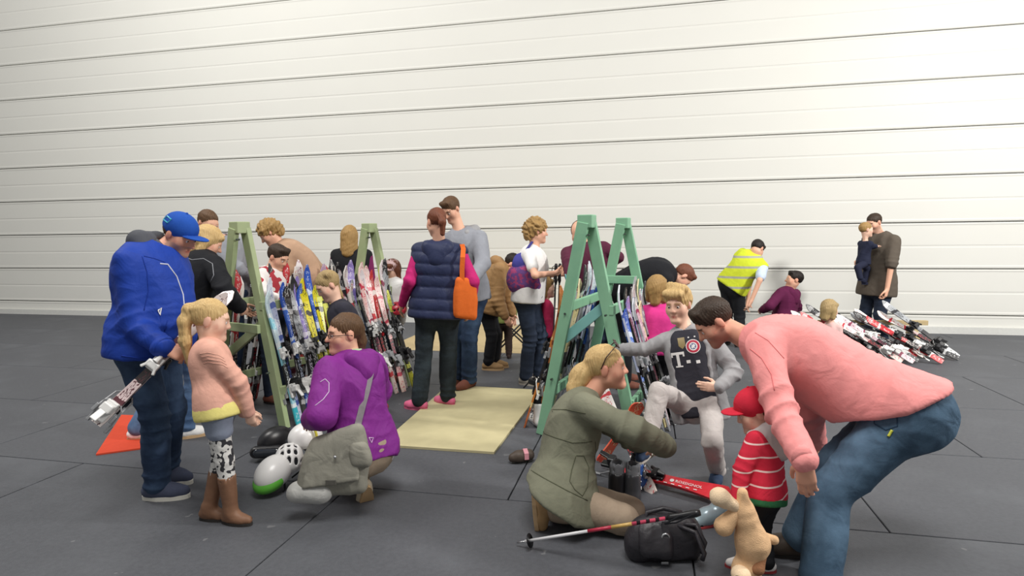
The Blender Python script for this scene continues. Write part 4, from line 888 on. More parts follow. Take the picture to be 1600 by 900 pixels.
def sub4(pl, n=3):
    A, B_, C, D_ = [np.array(c, float) for c in pl]; g = lambda u, v: tuple((A * (1 - u) + B_ * u) * (1 - v) + (D_ * (1 - u) + C * u) * v)
    return [[g(i / n, j / n), g((i + 1) / n, j / n), g((i + 1) / n, (j + 1) / n), g(i / n, (j + 1) / n)] for i in range(n) for j in range(n)]
def grid_rect(x0, y0, x1, y1, n=3, m_=3):
    out = []
    for i in range(n):
        for j in range(m_):
            a, b = x0 + (x1 - x0) * i / n, x0 + (x1 - x0) * (i + 1) / n; c, d = y0 + (y1 - y0) * j / m_, y0 + (y1 - y0) * (j + 1) / m_
            out.append([(a, c), (b, c), (b, d), (a, d)])
    return out
def disc(cx, cy, r0, r1, n=18):
    return [[(cx + r0 * math.cos(a), cy + r0 * math.sin(a)), (cx + r1 * math.cos(a), cy + r1 * math.sin(a)), (cx + r1 * math.cos(b), cy + r1 * math.sin(b)), (cx + r0 * math.cos(b), cy + r0 * math.sin(b))] for a, b in [(2 * math.pi * i / n, 2 * math.pi * (i + 1) / n) for i in range(n)]]
def jersey_print(f, t):
    wm = plastic('print_white', 'e8e8e6', .5); rm = plastic('print_red', 'b83048', .5); bm_ = plastic('print_blue', '4a5a8c', .5); gm = plastic('print_gold', '8c7c52', .5)
    # big letter T with serifs, then two square dots
    T = grid_rect(-.9, .65, .9, 1.0, 4, 1) + grid_rect(-.9, .35, -.68, .65, 1, 1) + grid_rect(.68, .35, .9, .65, 1, 1) + grid_rect(-.2, -.85, .2, .65, 1, 4) + grid_rect(-.5, -1.05, .5, -.85, 2, 1)
    decal(f, t, 'print_letter', T, (1060, 562), .046, wm); 
    for u in (1076, 1091): decal(f, t, 'print_dot', grid_rect(-.5, -.4, .5, .4, 2, 2), (u, 565), .024, wm)
    decal(f, t, 'shirt_badge', disc(0, 0, .0, .45, 20), (1083, 541), .042, bm_, depth=.0022); decal(f, t, 'shirt_badge', disc(0, 0, .45, .62, 20), (1083, 541), .042, wm, depth=.0024)
    decal(f, t, 'shirt_badge', disc(0, 0, .62, .95, 20), (1083, 541), .042, rm, depth=.0026); decal(f, t, 'shirt_badge', disc(0, 0, .95, 1.05, 20), (1083, 541), .042, wm, depth=.0026)
    decal(f, t, 'shirt_badge', [[(-.35, -.1), (-.1, -.35), (.35, .1), (.1, .35)], [(-.3, .25), (-.2, .32), (.0, .1), (-.1, .03)], [(.3, -.25), (.2, -.32), (.0, -.1), (.1, -.03)]], (1083, 541), .042, wm, depth=.0032)
    st = []
    for i in range(4):
        a = math.radians(142 - 35 * i); cx, cy = 1.5 * math.cos(a), 1.5 * math.sin(a)
        st += [[(cx + (.17 if k % 2 == 0 else .07) * math.sin(k * math.pi / 5), cy + (.17 if k % 2 == 0 else .07) * math.cos(k * math.pi / 5)) for k in range(10)]]
    decal(f, t, 'badge_star', st, (1083, 541), .042, wm)
    decal(f, t, 'shield_badge', grid_rect(-.6, -.5, .6, 1.0, 2, 3) + [[(-.6, -.5), (.6, -.5), (.0, -1.1)]], (1065, 536), .035, gm)
def pink_man():
    f = Fig('dark-haired man in salmon pink shirt and faded jeans bending over a toddler', 1.86, (1275, 915), (1412, 640), (1182, 532, 0), -92, (1116, 502), -96, 42, arch=.035, h=.010, tone='rosy', Y=2.72, torso_k=1.15, w=1.06, bulk=1.06,
            armL=[(1218, 640, -1), (1258, 722, -1)], armR=[(1262, 640, 1), (1275, 690, 1)], legL=[(1296, 768, -1), (1282, 905, 0)], legR=('G', 1250, 868, -100), sw=1.0)
    f.body(palms={'L': (.5, .6, 0), 'R': (0, -.5, 0)}, curl=22, h=.006, brow='2c2018', beard='b08070', hdir={'L': (.12, .05, -1), 'R': (-.4, 0, -1)})
    extra = [rc(f.ctr(.1) - f.sp * .06 + f.fp * .05, f.ctr(.35) + f.fp * .12, .10, .07, .08), f.cut_line((1308, 657), (1400, 614), .02)]
    j = f.top(PINKS, 'shirt', .036, -.30, .02, (.078, .064, .046), .95, .013, belly=.05, extra=extra)
    f.collar(PINKS, 'collar', .070, .06, .010, parent=j); f.pix_strip('yoke_seam', j, [(1172, 545), (1190, 560), (1205, 585), (1210, 610)], .0025, cloth('salmon_seam', 'd87878', .1)); f.pix_strip('back_seam', j, [(1180, 520), (1200, 532), (1225, 560)], .0025, cloth('salmon_seam', 'd87878', .1))
    f.cuff('L', PINKS, .049, .06, .98, j); f.cuff('R', PINKS, .049, .06, .98, j)
    jn = f.bottom(FJEANS, 'jeans', .112, .086, .076, 1.0, .014, th=.012)
    f.pix_strip('back_pocket', jn, [(1366, 640), (1366, 662), (1384, 672), (1402, 666), (1402, 640), (1366, 640)], .003, cloth('pocket_seam', '2a4056'))
    f.pix_strip('pocket_tag', jn, [(1388, 682), (1394, 672)], .006, plastic('lime_tag', 'c8cc4a'), .003)
    f.hair('short', DARK)
    f.shoe('L', -95, BROWNL, SOLEB); f.shoe('R', -100, mat('dark_leather', '4a4038', .5, .15, .2, 50), SOLEB, L=1.08)
def toddler():
    f = Fig('toddler in red cap and red striped hooded jacket holding a plush dog', .88, (1190, 897), (1193, 768), (1192, 682), -128, (1180, 642), -105, 22, h=.0065, tone='pale', hs=.84, Y=2.68,
            armL=[(1160, 735, -1), (1152, 783, -1)], armR=[(1212, 735, 1), (1185, 760, 1)], legL=('G', 1168, 888, -100), legR=('G', 1196, 893, -100), w=1.1, bulk=1.15, leg_k=.82)
    f.body(palms={'L': (0, -.3, -.8)}, curl=45, h=.0045, brow=None, head=KID)
    st = striped('red_striped_fleece', 'c62b40', 'e6c9c4', 'Z', 17, .12, .2)
    j = f.top(st, 'jacket', .022, -.13, .02, (.088, .080, .066), .95, .007)
    f.hood(cloth('grey_jersey', 'b8b2b0'), j, 1.55, .0)
    f.collar(cloth('green_cotton', '2f6a44'), 'shirt_collar', .085, .06)
    f.top(cloth('green_cotton', '2f6a44'), 'undershirt', .012, -.23, .012, sleeves='', fold=.004, t1=.0, neck=False)
    f.bottom(BLACKC, 'trousers', .105, .088, .075, 1.0, .008)
    f.hair('crop', BROWN); f.cap(REDC, sz=1.06)
    for k in 'LR': f.shoe(k, -100, cloth('white_sneaker', 'e2dedc', .1), plastic('red_rubber', 'a83a3e', .6), L=1.15)
    return f
# ------------------------------------------------------------------ people further back
MAROON = cloth('maroon_knit', '55263a'); BEIGE = cloth('beige_knit', 'b3937a'); GSWEAT = cloth('grey_sweat', '8f929a'); HVIS = striped('hi_vis_yellow', 'cfdc3a', 'a9ab9c', 'Z', 7.5, .22, .1); CAMEL = cloth('camel_nylon', '9c7a52', .5, .55); GREENC = cloth('green_nylon', '7f8a4c', .4); DBROWN = cloth('dark_brown_cotton', '3a2e2a')
TAUPE = cloth('taupe_canvas', '5c544b'); WINE = cloth('wine_fleece', '5e1f44'); HOTP = cloth('hot_pink_nylon', 'd83c8c'); PINKC = cloth('rose_nylon', 'c0325e'); NAVYC = cloth('navy_fleece', '23273a'); PSLV = cloth('plum_knit', '7a2a5c'); VESTM = spotted('patchwork_fleece', 'dcd6d4', 'a83a44', 9, .42); PINKSH = plastic('pink_foam', 'dd6a90', .6); BROWNS = mat('brown_nubuck', '7a4a3c', .7, .1, .2, 60); GREYSH = cloth('grey_sneaker', 'b4aea2', .1)
def arms_down(f): pass
def navy_vest_woman():
    f = Fig('woman in navy quilted vest and magenta sleeves seen from behind', 1.70, (668, 641), (684, 480), (687, 388), 176, (682, 347), -150, 8, h=.010, armL=[(640, 440, -1), (629, 474, 1)], armR=[(739, 440, -1), (736, 480, 1)], legL=('G', 656, 640, 170), legR=('G', 700, 633, 170), w=1.12, bulk=1.1)
    f.body(h=.009)
    f.top(MAG, 'sweater', .012, -.14, .0, (.062, .054, .042), .98, .006)
    def quilt(V):
        t = ((V - f.pel) @ f.up) / np.linalg.norm(f.nk - f.pel); return .014 * np.abs(np.sin(math.pi * t * 5.2 + .5)) ** .5 - .006
    j = f.top(NAVY, 'vest', .032, -.16, .015, sleeves='', fold=.003, fn=quilt, extra=[rc(f.sh[k] + f.up * .01, f.sh[k] - f.up * .05 - f.sc * (.03 if k == 'L' else -.03), .07, .08, .05) for k in 'LR'])
    f.hood(NAVY, j, 1.15, .03)
    f.bottom(DJEANS if False else denim('slate_denim', '262d33', '414d55'), 'jeans', .098, .074, .070, 1.0, .010)
    f.hair('tied', REDB, extra=[rc((0, -.1, .03), (0, -.13, -.02), .03, .03, .02), rc((0, -.13, -.02), (0, -.11, -.12), .03, .02, .02)])
    f.shoe('L', -115, PINKSH, PINKSH, L=1.0, name='clog'); f.shoe('R', -125, PINKSH, PINKSH, L=1.0, name='clog')
    return f
def tall_man():
    f = Fig('tall man in grey hooded sweatshirt facing the woman in the navy vest', 1.86, (727, 606), (729, 458), (722, 366), -25, (705, 327), -35, 34, h=.012, armL=[(755, 412, -1), (735, 440, -1)], armR=[(700, 410, 1), (705, 440, -1)], legL=('G', 733, 607, -20), legR=('G', 715, 603, -20), torso_k=1.0)
    f.body(h=.009, brow='4a3526'); f.top(cloth('burgundy_cotton', '8a2f42'), 'shirt_collar', .004, .85, 0, sleeves='', neck=False, hemcut=False) if False else None
    j = f.top(GSWEAT, 'hoodie', .022, -.12, .01, (.072, .066, .05), .95, .009); f.hood(GREYK, j, 1.15, .02); f.collar(cloth('burgundy_cotton', '8a2f42'), 'shirt_collar', .062, .06)
    f.bottom(JEANS, 'jeans', .095, .072, .072, 1.0, .008); f.hair('short', BROWN)
    for k in 'LR': f.shoe(k, -35, BROWNS, SOLEB, L=1.08)
def camel_teen():
    f = Fig('person in camel hooded jacket bending forward, with short dark hair', 1.62, (764, 576), (763, 480), (785, 417), 80, (800, 413), 85, 48, h=.012, arch=.03, armR=[(778, 470, -1), (789, 494, 0)], armL=[(795, 465, 1), (800, 490, 0)], legR=('G', 764, 578, 80), legL=('G', 772, 574, 80))
    f.body(h=.010); j = f.top(CAMEL, 'jacket', .030, -.12, .02, (.085, .080, .055), .95, .012); f.hood(CAMEL, j, 1.2, .0)
    f.bottom(BLACKC, 'trousers', .095, .072, .066, 1.0, .008); f.hair('short', BLACKH)
    for k in 'LR': f.shoe(k, 82, TANL, SOLET, L=1.08)
def green_child():
    f = Fig('child in green padded jacket and dark brown trousers by the wall', 1.05, (786, 560), (786, 500), (786, 452), 175, (788, 436), 178, 10, h=.012, legL=('D', 0, .01), legR=('D', 0, .01), tone='pale')
    f.body(h=.010, head=KID); f.top(GREENC, 'jacket', .035, -.10, .02, (.09, .085, .06), .95, .01); f.bottom(DBROWN, 'trousers', .095, .08, .07, 1, .008); f.hair('bob', BROWN)
    for k in 'LR': f.shoe(k, 175, DBROWN, SOLEB)
def white_tee_woman():
    f = Fig('woman in white t-shirt with curly blond hair and a purple bag on her back', 1.70, (828, 600), (826, 462), (832, 392), 72, (839, 361), 105, 6, h=.010, arch=-.02, armR=[(836, 430, -1), (866, 427, 1)], armL=[(855, 430, 1), (874, 428, 0)], legR=('G', 822, 601, 75), legL=('G', 843, 597, 75))
    f.body(h=.008, palms={'R': (0, .5, .5)}, curl=45); f.top(WHITEC, 'tshirt', .020, -.14, .01, (.064, .060, .05), short=.6)
    f.bottom(DJEANS, 'jeans', .098, .072, .066, 1.0, .009); f.hair('curly', DBLOND, disp=.010)
    for k in 'LR': f.shoe(k, 70, GREYSH, GREYSH, L=1.02)
    return f
def rose_child():
    f = Fig('small child in rose pink snow jacket half hidden behind a woman', .98, (853, 592), (852, 520), (852, 472), 90, (853, 449), 90, 0, h=.013, legL=('D', 0, 0), legR=('D', 0, 0), tone='pale')
    f.body(h=.010, head=KID); f.top(PINKC, 'jacket', .035, -.14, .02, (.09, .085, .06), .95, .01); f.bottom(BLACKC, 'trousers', .095, .08, .07, 1, .008); f.hair('bob', DBLOND)
    for k in 'LR': f.shoe(k, 90, DBROWN, SOLEB)
def bald_man():
    f = Fig('bald man in maroon sweater leaning over the mint green rack', 1.76, (930, 600), (925, 462), (914, 385), -8, (905, 364), -20, 50, h=.012, armL=[(966, 402, 0), (930, 428, -1)], armR=[(888, 412, -1), (893, 440, -1)], legL=('D', 0, 0), legR=('D', 0, 0), Y=6.0)
    f.body(h=.009, tone=None) if False else f.body(h=.009); f.top(MAROON, 'sweater', .016, -.12, .0, (.066, .058, .048), .96, .007); f.bottom(DJEANS, 'trousers'); f.hair('bald', DARK)
    for k in 'LR': f.shoe(k, -10, BROWNS, SOLEB)
def black_bender():
    f = Fig('person all in black with auburn hair bending over the mint green rack', 1.74, (985, 640), (978, 452), (1046, 428), 95, (1066, 432), 95, 65, h=.012, arch=.07, Y=5.95, armR=[(1050, 470, 0), (1030, 505, 0)], armL=[(1060, 470, 1), (1040, 500, 0)], legL=('D', 0, .05), legR=('D', 0, .05))
    f.body(h=.010); f.top(BLACKC, 'jacket', .024, -.12, .02, (.07, .06, .05), .95, .01); f.bottom(BLACKC, 'trousers', .098, .075, .07); f.hair('short', REDB)
    for k in 'LR': f.shoe(k, 95, BROWNS, SOLEB)
def pink_child():
    f = Fig('child in hot pink jacket with dark blond hair behind the skis', 1.15, (1030, 662), (1030, 545), (1030, 482), 165, (1027, 452), 150, 0, h=.012, Y=4.85, tone='pale')
    f.body(h=.010, head=KID); f.top(HOTP, 'jacket', .03, -.14, .02, (.085, .075, .06), .95, .008); f.bottom(BLACKC, 'trousers', .095, .08, .07); f.hair('bob', DBLOND)
    for k in 'LR': f.shoe(k, 165, DBROWN, SOLEB)
def hivis_woman():
    f = Fig('dark-haired woman in yellow high-visibility vest bending towards the wall', 1.66, (1146, 537), (1146, 444), (1178, 402), 140, (1183, 389), 130, 50, h=.012, arch=.04, Y=8.0, armR=[(1187, 438, -1), (1174, 470, 0)], armL=[(1172, 440, 1), (1168, 470, 0)], legL=('D', 0, .02), legR=('D', 0, .02))
    f.body(h=.010); f.top(cloth('pale_blue_cotton', 'c4d2e6'), 'shirt', .012, -.1, 0, (.066, .064, .05), short=.75); f.top(HVIS, 'vest', .028, -.14, .01, sleeves='', extra=[rc(f.sh[k] + f.up * .01, f.sh[k] - f.up * .06, .06, .07, .05) for k in 'LR'])
    f.bottom(BLACKC, 'trousers', .102, .076, .07, th=.014); f.hair('short', BLACKH)
    for k in 'LR': f.shoe(k, 140, BLACKC, SOLEB)
def wine_croucher():
    f = Fig('dark-haired person in wine red fleece crouching by the wall', 1.6, (1225, 545), (1224, 503), (1231, 455), -120, (1241, 437), -100, -6, h=.012, Y=8.0, armL=[(1203, 478, -1), (1190, 485, 1)], armR=[(1246, 480, 1), (1230, 490, 1)], legL=[(1195, 505, 1), (1208, 540, 0)], legR=[(1205, 505, 1), (1222, 540, 0)], yaw2=-140)
    f.body(h=.010); j = f.top(WINE, 'jacket', .028, -.12, .02, (.075, .066, .05), .95, .01); f.hood(WINE, j, 1.1); f.bottom(BLACKC, 'trousers'); f.hair('short', BLACKH)
    for k in 'LR': f.shoe(k, -120, BLACKC, SOLEB)
def blond_child():
    f = Fig('small child with blond bob hair crouching before the pile of skis', .95, (1298, 560), (1298, 545), (1299, 508), 110, (1296, 484), 120, 8, h=.012, Y=6.5, legL=[(1310, 540, 1), (1300, 562, -1)], legR=[(1306, 545, 1), (1292, 562, -1)], tone='pale', hs=.9)
    f.body(h=.009, head=KID); f.top(cloth('pale_rose_cotton', 'dcb8b4'), 'jacket', .02, -.12, .02); f.bottom(BLACKC, 'trousers'); f.hair('bob', ASH)
    for k in 'LR': f.shoe(k, 110, GREYSH, SOLEB)
def wall_man():
    f = Fig('man in taupe shirt by the wall with a baby on his arm', 1.82, (1368, 540), (1370, 446), (1378, 370), -72, (1366, 348), -75, 22, h=.011, Y=7.9, armL=[(1393, 412, -1), (1386, 452, -1)], armR=[(1360, 405, 1), (1342, 410, -1)], legL=('D', 0, .02), legR=('D', 0, .02), w=1.05, bulk=1.08)
    f.body(h=.009, palms={'L': (-.5, .5, 0)}, curl=50, brow='2c2018', beard='9a7866'); f.top(TAUPE, 'shirt', .022, -.20, .02, (.076, .072, .06), short=1.0); f.collar(TAUPE, 'collar', .066, .05); f.bottom(DJEANS, 'jeans', .095, .072, .068); f.hair('crop', DARK)
    for k in 'LR': f.shoe(k, -75, BROWNS, SOLEB)
    return f
def baby():
    f = Fig('baby in dark navy suit carried on the arm of the man by the wall', .70, (1350, 540), (1349, 410), (1352, 379), 100, (1353, 359), 90, 0, h=.010, Y=7.72, armL=[(1362, 385, 1), (1368, 385, 0)], armR=[(1348, 396, -1), (1342, 410, 0)], legL=[(1355, 420, 1), (1350, 440, 0)], legR=[(1340, 418, -1), (1344, 434, 0)], tone='pale', hs=.78, leg_k=.8)
    f.body(h=.008, head=KID); f.top(NAVYC, 'suit', .035, -.1, .02, (.11, .10, .08)); f.bottom(NAVYC, 'leggings', .12, .10, .09); f.hair('crop', DBLOND)
    for k in 'LR': f.shoe(k, 90, NAVYC, NAVYC)
def black_jacket_blond():
    f = Fig('blond person in black jacket leaning into the rack behind the man in blue', 1.74, (262, 683), (290, 512), (318, 402), 140, (325, 378), 120, 30, h=.011, arch=.03, Y=4.55, armR=[(352, 455, -1), (375, 480, 1)], armL=[(340, 460, 1), (375, 480, 1)], legR=('G', 290, 684, 130), legL=('G', 218, 686, 130), w=1.1, bulk=1.05, torso_k=1.05)
    f.body(h=.009); j = f.top(BLACKC, 'jacket', .026, -.12, .02, (.076, .066, .05), .96, .010); f.bottom(LJEANS, 'jeans', .098, .075, .07, 1, .01); f.hair('bob', BLOND)
    f.pix_strip('piping', j, [(290, 402), (300, 406), (318, 404), (332, 412), (334, 430), (322, 455)], .003, plastic('piping_silver', '8a8c92'))
    for k in 'LR': f.shoe(k, 120, WHITEC, SOLET)
def grey_man():
    f = Fig('older man with cropped hair in grey sweater behind the pale green rack', 1.78, (345, 625), (352, 462), (345, 376), 60, (325, 349), 60, 20, h=.012, Y=5.5, armR=[(372, 420, 0), (390, 440, 1)], armL=None, legL=('D', 0, 0), legR=('D', 0, 0))
    f.body(h=.010); f.top(GSWEAT, 'sweater', .018, -.12, 0, (.07, .06, .05)); f.bottom(JEANS, 'jeans'); f.hair('crop', BROWN)
    for k in 'LR': f.shoe(k, 60, BROWNS, SOLEB)
def curly_woman():
    f = Fig('woman in beige sweater with short curly hair bending over the skis', 1.68, (490, 600), (492, 440), (441, 386), -80, (421, 364), -75, 40, h=.012, arch=.05, Y=6.25, armL=[(450, 420, 0), (435, 445, 0)], armR=[(445, 425, 1), (430, 445, 0)], legL=('D', 0, 0), legR=('D', 0, 0))
    f.body(h=.010); f.top(BEIGE, 'sweater', .018, -.12, 0, (.068, .06, .05)); f.bottom(DJEANS, 'jeans'); f.hair('curly', DBLOND, disp=.009)
    for k in 'LR': f.shoe(k, -80, BROWNS, SOLEB)
def vest_boy():
    f = Fig('dark-haired boy in white and red patchwork fleece among the skis', 1.44, (425, 628), (424, 488), (420, 425), 68, (434, 402), 75, 28, h=.011, Y=5.55, armR=[(415, 460, -1), (438, 468, 0)], armL=[(430, 460, 1), (440, 470, 0)], legL=('D', 0, 0), legR=('D', 0, 0))
    f.body(h=.009, head=KID, brow='3a2a20'); f.top(VESTM, 'fleece', .02, -.12, 0, (.068, .06, .05)); f.bottom(DJEANS, 'jeans'); f.hair('short', DARK)
    for k in 'LR': f.shoe(k, 68, BROWNS, SOLEB)
def vest_long_hair():
    f = Fig('woman with long blond hair, black vest and plum sleeves seen from behind', 1.66, (550, 600), (551, 462), (549, 394), 180, (547, 369), 178, 4, h=.012, Y=6.75, legL=('D', 0, 0), legR=('D', 0, 0), w=1.1)
    f.body(h=.010); f.top(PSLV, 'sweater', .012, -.1, 0, (.066, .058, .046)); f.top(BLACKC, 'vest', .028, -.12, 0, sleeves='', extra=[rc(f.sh[k] + f.up * .01, f.sh[k] - f.up * .05 - f.sc * (.03 if k == 'L' else -.03), .062, .075, .05) for k in 'LR']); f.bottom(DJEANS, 'jeans'); f.hair('long', DBLOND)
    for k in 'LR': f.shoe(k, 180, BROWNS, SOLEB)
def braid_girl():
    f = Fig('girl with braided light brown hair looking down beside the skis', 1.30, (590, 645), (552, 548), (530, 478), -60, (513, 446), -58, 30, h=.010, Y=4.75, armL=None, armR=None, legL=('G', 585, 640, -60), legR=('G', 599, 643, -40), tone='pale')
    f.body(h=.008, head=KID, brow='8a6a48'); f.top(cloth('dark_plaid_fleece', '34343e'), 'jacket', .026, -.14, .01, (.075, .066, .05), .95, .009); f.bottom(DJEANS, 'jeans')
    f.hair('tied', ASH, extra=[rc((-.06, -.03, .09), (.06, -.03, .09), .03, .03, .02), rc((.03, -.08, .04), (.08, -.07, -.06), .03, .026, .02), rc((.08, -.07, -.06), (.075, -.06, -.17), .026, .014, .02)])
    for k in 'LR': f.shoe(k, -25, cloth('coral_sneaker', 'e0603c', .1), SOLEW)
def hat_child():
    f = Fig('child in white top and pale pink hat beyond the skis', 1.26, (612, 598), (612, 480), (612, 440), -30, (612, 423), -30, 10, h=.011, Y=6.3, legL=('D', 0, 0), legR=('D', 0, 0), tone='pale')
    f.body(h=.009, head=KID); f.top(WHITEC, 'jacket', .024, -.12, 0, (.07, .062, .05)); f.bottom(DJEANS, 'jeans'); f.hair('bob', REDB); f.cap(cloth('pale_pink_hat', 'dfc0c0', .2))
    for k in 'LR': f.shoe(k, -30, BROWNS, SOLEB)
blue_man(); girl(); PW = purple_woman(); olive_woman(); boy(); pink_man(); TD = toddler()

NV = navy_vest_woman(); tall_man(); camel_teen(); green_child(); WT = white_tee_woman(); rose_child(); bald_man(); black_bender(); pink_child(); hivis_woman(); wine_croucher(); blond_child(); WMAN = wall_man(); baby(); black_jacket_blond(); grey_man(); curly_woman(); vest_boy(); vest_long_hair(); braid_girl(); hat_child()

# ------------------------------------------------------------------ bags, helmets, boots, poles and other things
def sdf_obj(name, prims, h, m, parent, base, fold=0, ff=18, seed=0, rel=1):
    V, Q = sdf_mesh(prims, h); V = relax(V, Q, rel)
    if fold:
        N = vnormals(V, Q); n = noise3(V, seed + 3, ff) * .6 + noise3(V, seed + 9, ff * 2.2) * .4; V = V + N * (fold * (1 - 2.3 * np.abs(n)))[:, None]
    return obj_np(name, V, Q, m, parent, True, base)
def ribs(a0, a1, b0, b1, r, n=14, k=.03):      # a flat soft slab between the edges a0-a1 (top) and b0-b1 (bottom)
    a0, a1, b0, b1 = [np.asarray(q, float) for q in (a0, a1, b0, b1)]
    return [rc(a0 + (b0 - a0) * t, a1 + (b1 - a1) * t, r * (.55 + .45 * math.sin(math.pi * (.12 + .76 * t)))) [:-1] + (k,) for t in np.linspace(0, 1, n)]
def helmet(c, yaw, m, label, size=1.0, tilt=0, vents=True, extra_m=None, roll=0):
    c = np.asarray(c, float); M = frame(yaw, tilt, roll); r = empty('helmet', c * np.array([1, 1, 0]), label, 'helmet'); base = c * np.array([1, 1, 0])
    pr = [el((0, 0, 0), (.098, .125, .098)), cut((0, 0, -.055), (0, .12, -1))]
    if vents:
        for i in (-1, 0, 1):
            for j, (y, z) in enumerate(((.085, .055), (.03, .095), (-.035, .092), (-.09, .05))): pr.append(sub_el((i * .045, y, z - abs(i) * .018), (.013, .026, .03), .004))
        for i in (-1, 1):
            for y in (-.06, .0, .06): pr.append(sub_el((i * .092, y, .012), (.03, .022, .015), .004))
    sdf_obj('shell', xform(pr, M, c, size), .006, m, r, base)
    sdf_obj('liner', xform([el((0, 0, -.002), (.088, .114, .088)), cut((0, 0, -.062), (0, .12, -1))], M, c, size), .009, BLACKC, r, base)
    bm = bmesh.new()
    for sx in (-1, 1): bm_ribbon(bm, [c - base + M @ (np.array(q) * size) for q in ((sx * .08, .02, -.05), (sx * .07, .03, -.10), (sx * .01, .05, -.135))], M @ np.array((0, 1, 0)), .016 * size, .003)
    obj_bm('chin_strap', bm, BLACKC, r)
    if extra_m is not None: sdf_obj('visor', xform([el((0, .02, -.012), (.102, .125, .060)), cut((0, .03, 0), (0, -1, -.2)), cut((0, 0, -.05), (0, 0, -1))], M, c, size), .006, extra_m, r, base)
    return r
HW = plastic('helmet_white', 'e4e4e2', .3); HG = plastic('helmet_green', '5cae3c', .35)
c = G(428, 768) + np.array([0, 0, .115]); helmet(c, -20, HW, 'white ski helmet with bright green front, on the floor beside the grey bag', 1.0, 25, False, HG)
c = G(452, 757) + np.array([0, .02, .16]); helmet(c, 20, HW, 'white vented cycling helmet with black slots leaning on the grey bag', .88, 20, True)
c = G(478, 740) + np.array([0, .02, .24]); r = helmet(c, 150, HW, 'smooth white helmet with yellow rim on top of the other helmets', .95, 0, False)
base = c * np.array([1, 1, 0]); bm = bmesh.new(); M = frame(60, 70)
bm_tube(bm, [c - base + np.array((.10 * math.cos(a) * .4 + .055, -.06, .095 * math.sin(a))) for a in np.linspace(-1.3, 1.3, 9)], .009, 6); obj_bm('rim', bm, plastic('rim_yellow', 'd8cc4a'), r, True)
c = G(432, 712) + np.array([0, 0, .11]); helmet(c, 130, BK, 'black ski helmet lying behind the white and green helmet', 1.0, -10, False, plastic('goggle_lens', '2c3036', .12))
b = G(418, 722) + np.array([0, 0, .02]); r = empty('ski_goggles', b, 'black ski goggles with elastic strap on the floor beside the black helmet', 'goggles')
sdf_obj('frame', [rc(b + (-.075, .0, .05), b + (.075, .02, .05), .042, .042), sub_rc(b + (-.06, -.05, .05), b + (.06, -.03, .05), .034, .034, .004)], .006, BK, r, b); sdf_obj('lens', [rc(b + (-.062, -.008, .05), b + (.062, .01, .05), .034, .034)], .006, plastic('goggle_lens', '2c3036', .12), r, b)
bm = bmesh.new(); bm_ribbon(bm, [np.array((.11 * math.cos(a), .03 + .09 * math.sin(a), .05)) for a in np.linspace(0, math.pi, 11)], (0, 0, 1), .035, .004); obj_bm('strap', bm, BLACKC, r)
# grey shoulder bag of the crouching woman
Yb = 3.16; tl, tr_, bl, br_ = P(496, 694, Yb), P(560, 672, Yb + .02), P(476, 770, Yb - .02), P(562, 760, Yb)
CANV = cloth('grey_bag_canvas', '8d8b80', .4); base = np.array([bl[0], Yb, bl[2] - .05]); r = empty('shoulder_bag', base, 'large grey canvas shoulder bag hanging at the back of the woman in purple', 'bag')
sdf_obj('body', ribs(tl, tr_, bl, br_, .048, 22, .012), .007, CANV, r, base, .007)
fw = np.array([0, -.042, 0]); fl = sdf_obj('flap', ribs(tl + fw * .6 + (0, 0, .01), tr_ + fw * .6 + (0, 0, .01), tl + (bl - tl) * .80 + fw * 1.3, tr_ + (br_ - tr_) * .80 + fw * 1.3, .011, 40, .008), .005, CANV, r, base, .003, 22, 3)
bm = bmesh.new(); p = tl * .32 + tr_ * .38 + bl * .13 + br_ * .17 + fw * 1.62 - base; bmesh.ops.create_uvsphere(bm, u_segments=10, v_segments=8, radius=.009, matrix=Matrix.Translation(Vector(p))); obj_bm('snap', bm, STEEL, fl, True)
q = P(517, 754, Yb - .075) - base; bm = bmesh.new(); bm_box(bm, (-.028, -.003, -.014), (.028, .003, .014), Matrix.Translation(Vector(q)), .002); obj_bm('label_patch', bm, cloth('patch_grey', '5c5a54'), r)
jk = [o for o in PW.root.children if o.name.startswith('jacket')][0]
pp = PW.pix_surface(jk, [(556, 684), (560, 660), (566, 635), (572, 610), (577, 590), (580, 576)], .006); pp = [p + PW.base - base for p in pp]
pp = [P(556, 700, Yb + .02) - base] + pp[1:]; bm = bmesh.new(); bm_ribbon(bm, pp, R3, .036, .005); obj_bm('strap', bm, cloth('strap_grey', '8a8488'), r)
q0 = P(557, 695, Yb - .02); sdf_obj('strap_end', ribs(q0 + R3 * -.01, q0 + R3 * .03, q0 + R3 * .0 - U3 * .10, q0 + R3 * .055 - U3 * .10, .018), .007, CANV, r, base, .003)
sdf_obj('bag_foot', ribs(bl + (-.02, -.01, .02), bl + (.12, 0, .02), bl + (-.045, .0, -.005), bl + (.08, 0, -.015), .035), .008, cloth('bag_light_grey', 'b4b4b0'), r, base, .005)
# orange shoulder bag of the woman in the navy vest
Y = NV.Y - .17; c = P(727, 470, Y); base = c + np.array([0, 0, -.2]); r = empty('tote_bag', base, 'orange shoulder bag on the right side of the woman in the navy vest', 'bag')
sdf_obj('body', ribs(P(717, 437, Y), P(738, 440, Y + .05), P(714, 492, Y), P(740, 496, Y + .05), .030), .009, ORANGE, r, base, .004)
bm = bmesh.new(); bm_ribbon(bm, [p - base for p in (P(722, 440, Y - .01), P(722, 420, Y - .01), P(723, 402, Y - .01), P(724, 389, Y + .05), P(722, 382, Y + .14))], R3, .04, .006); obj_bm('strap', bm, ORANGE, r)
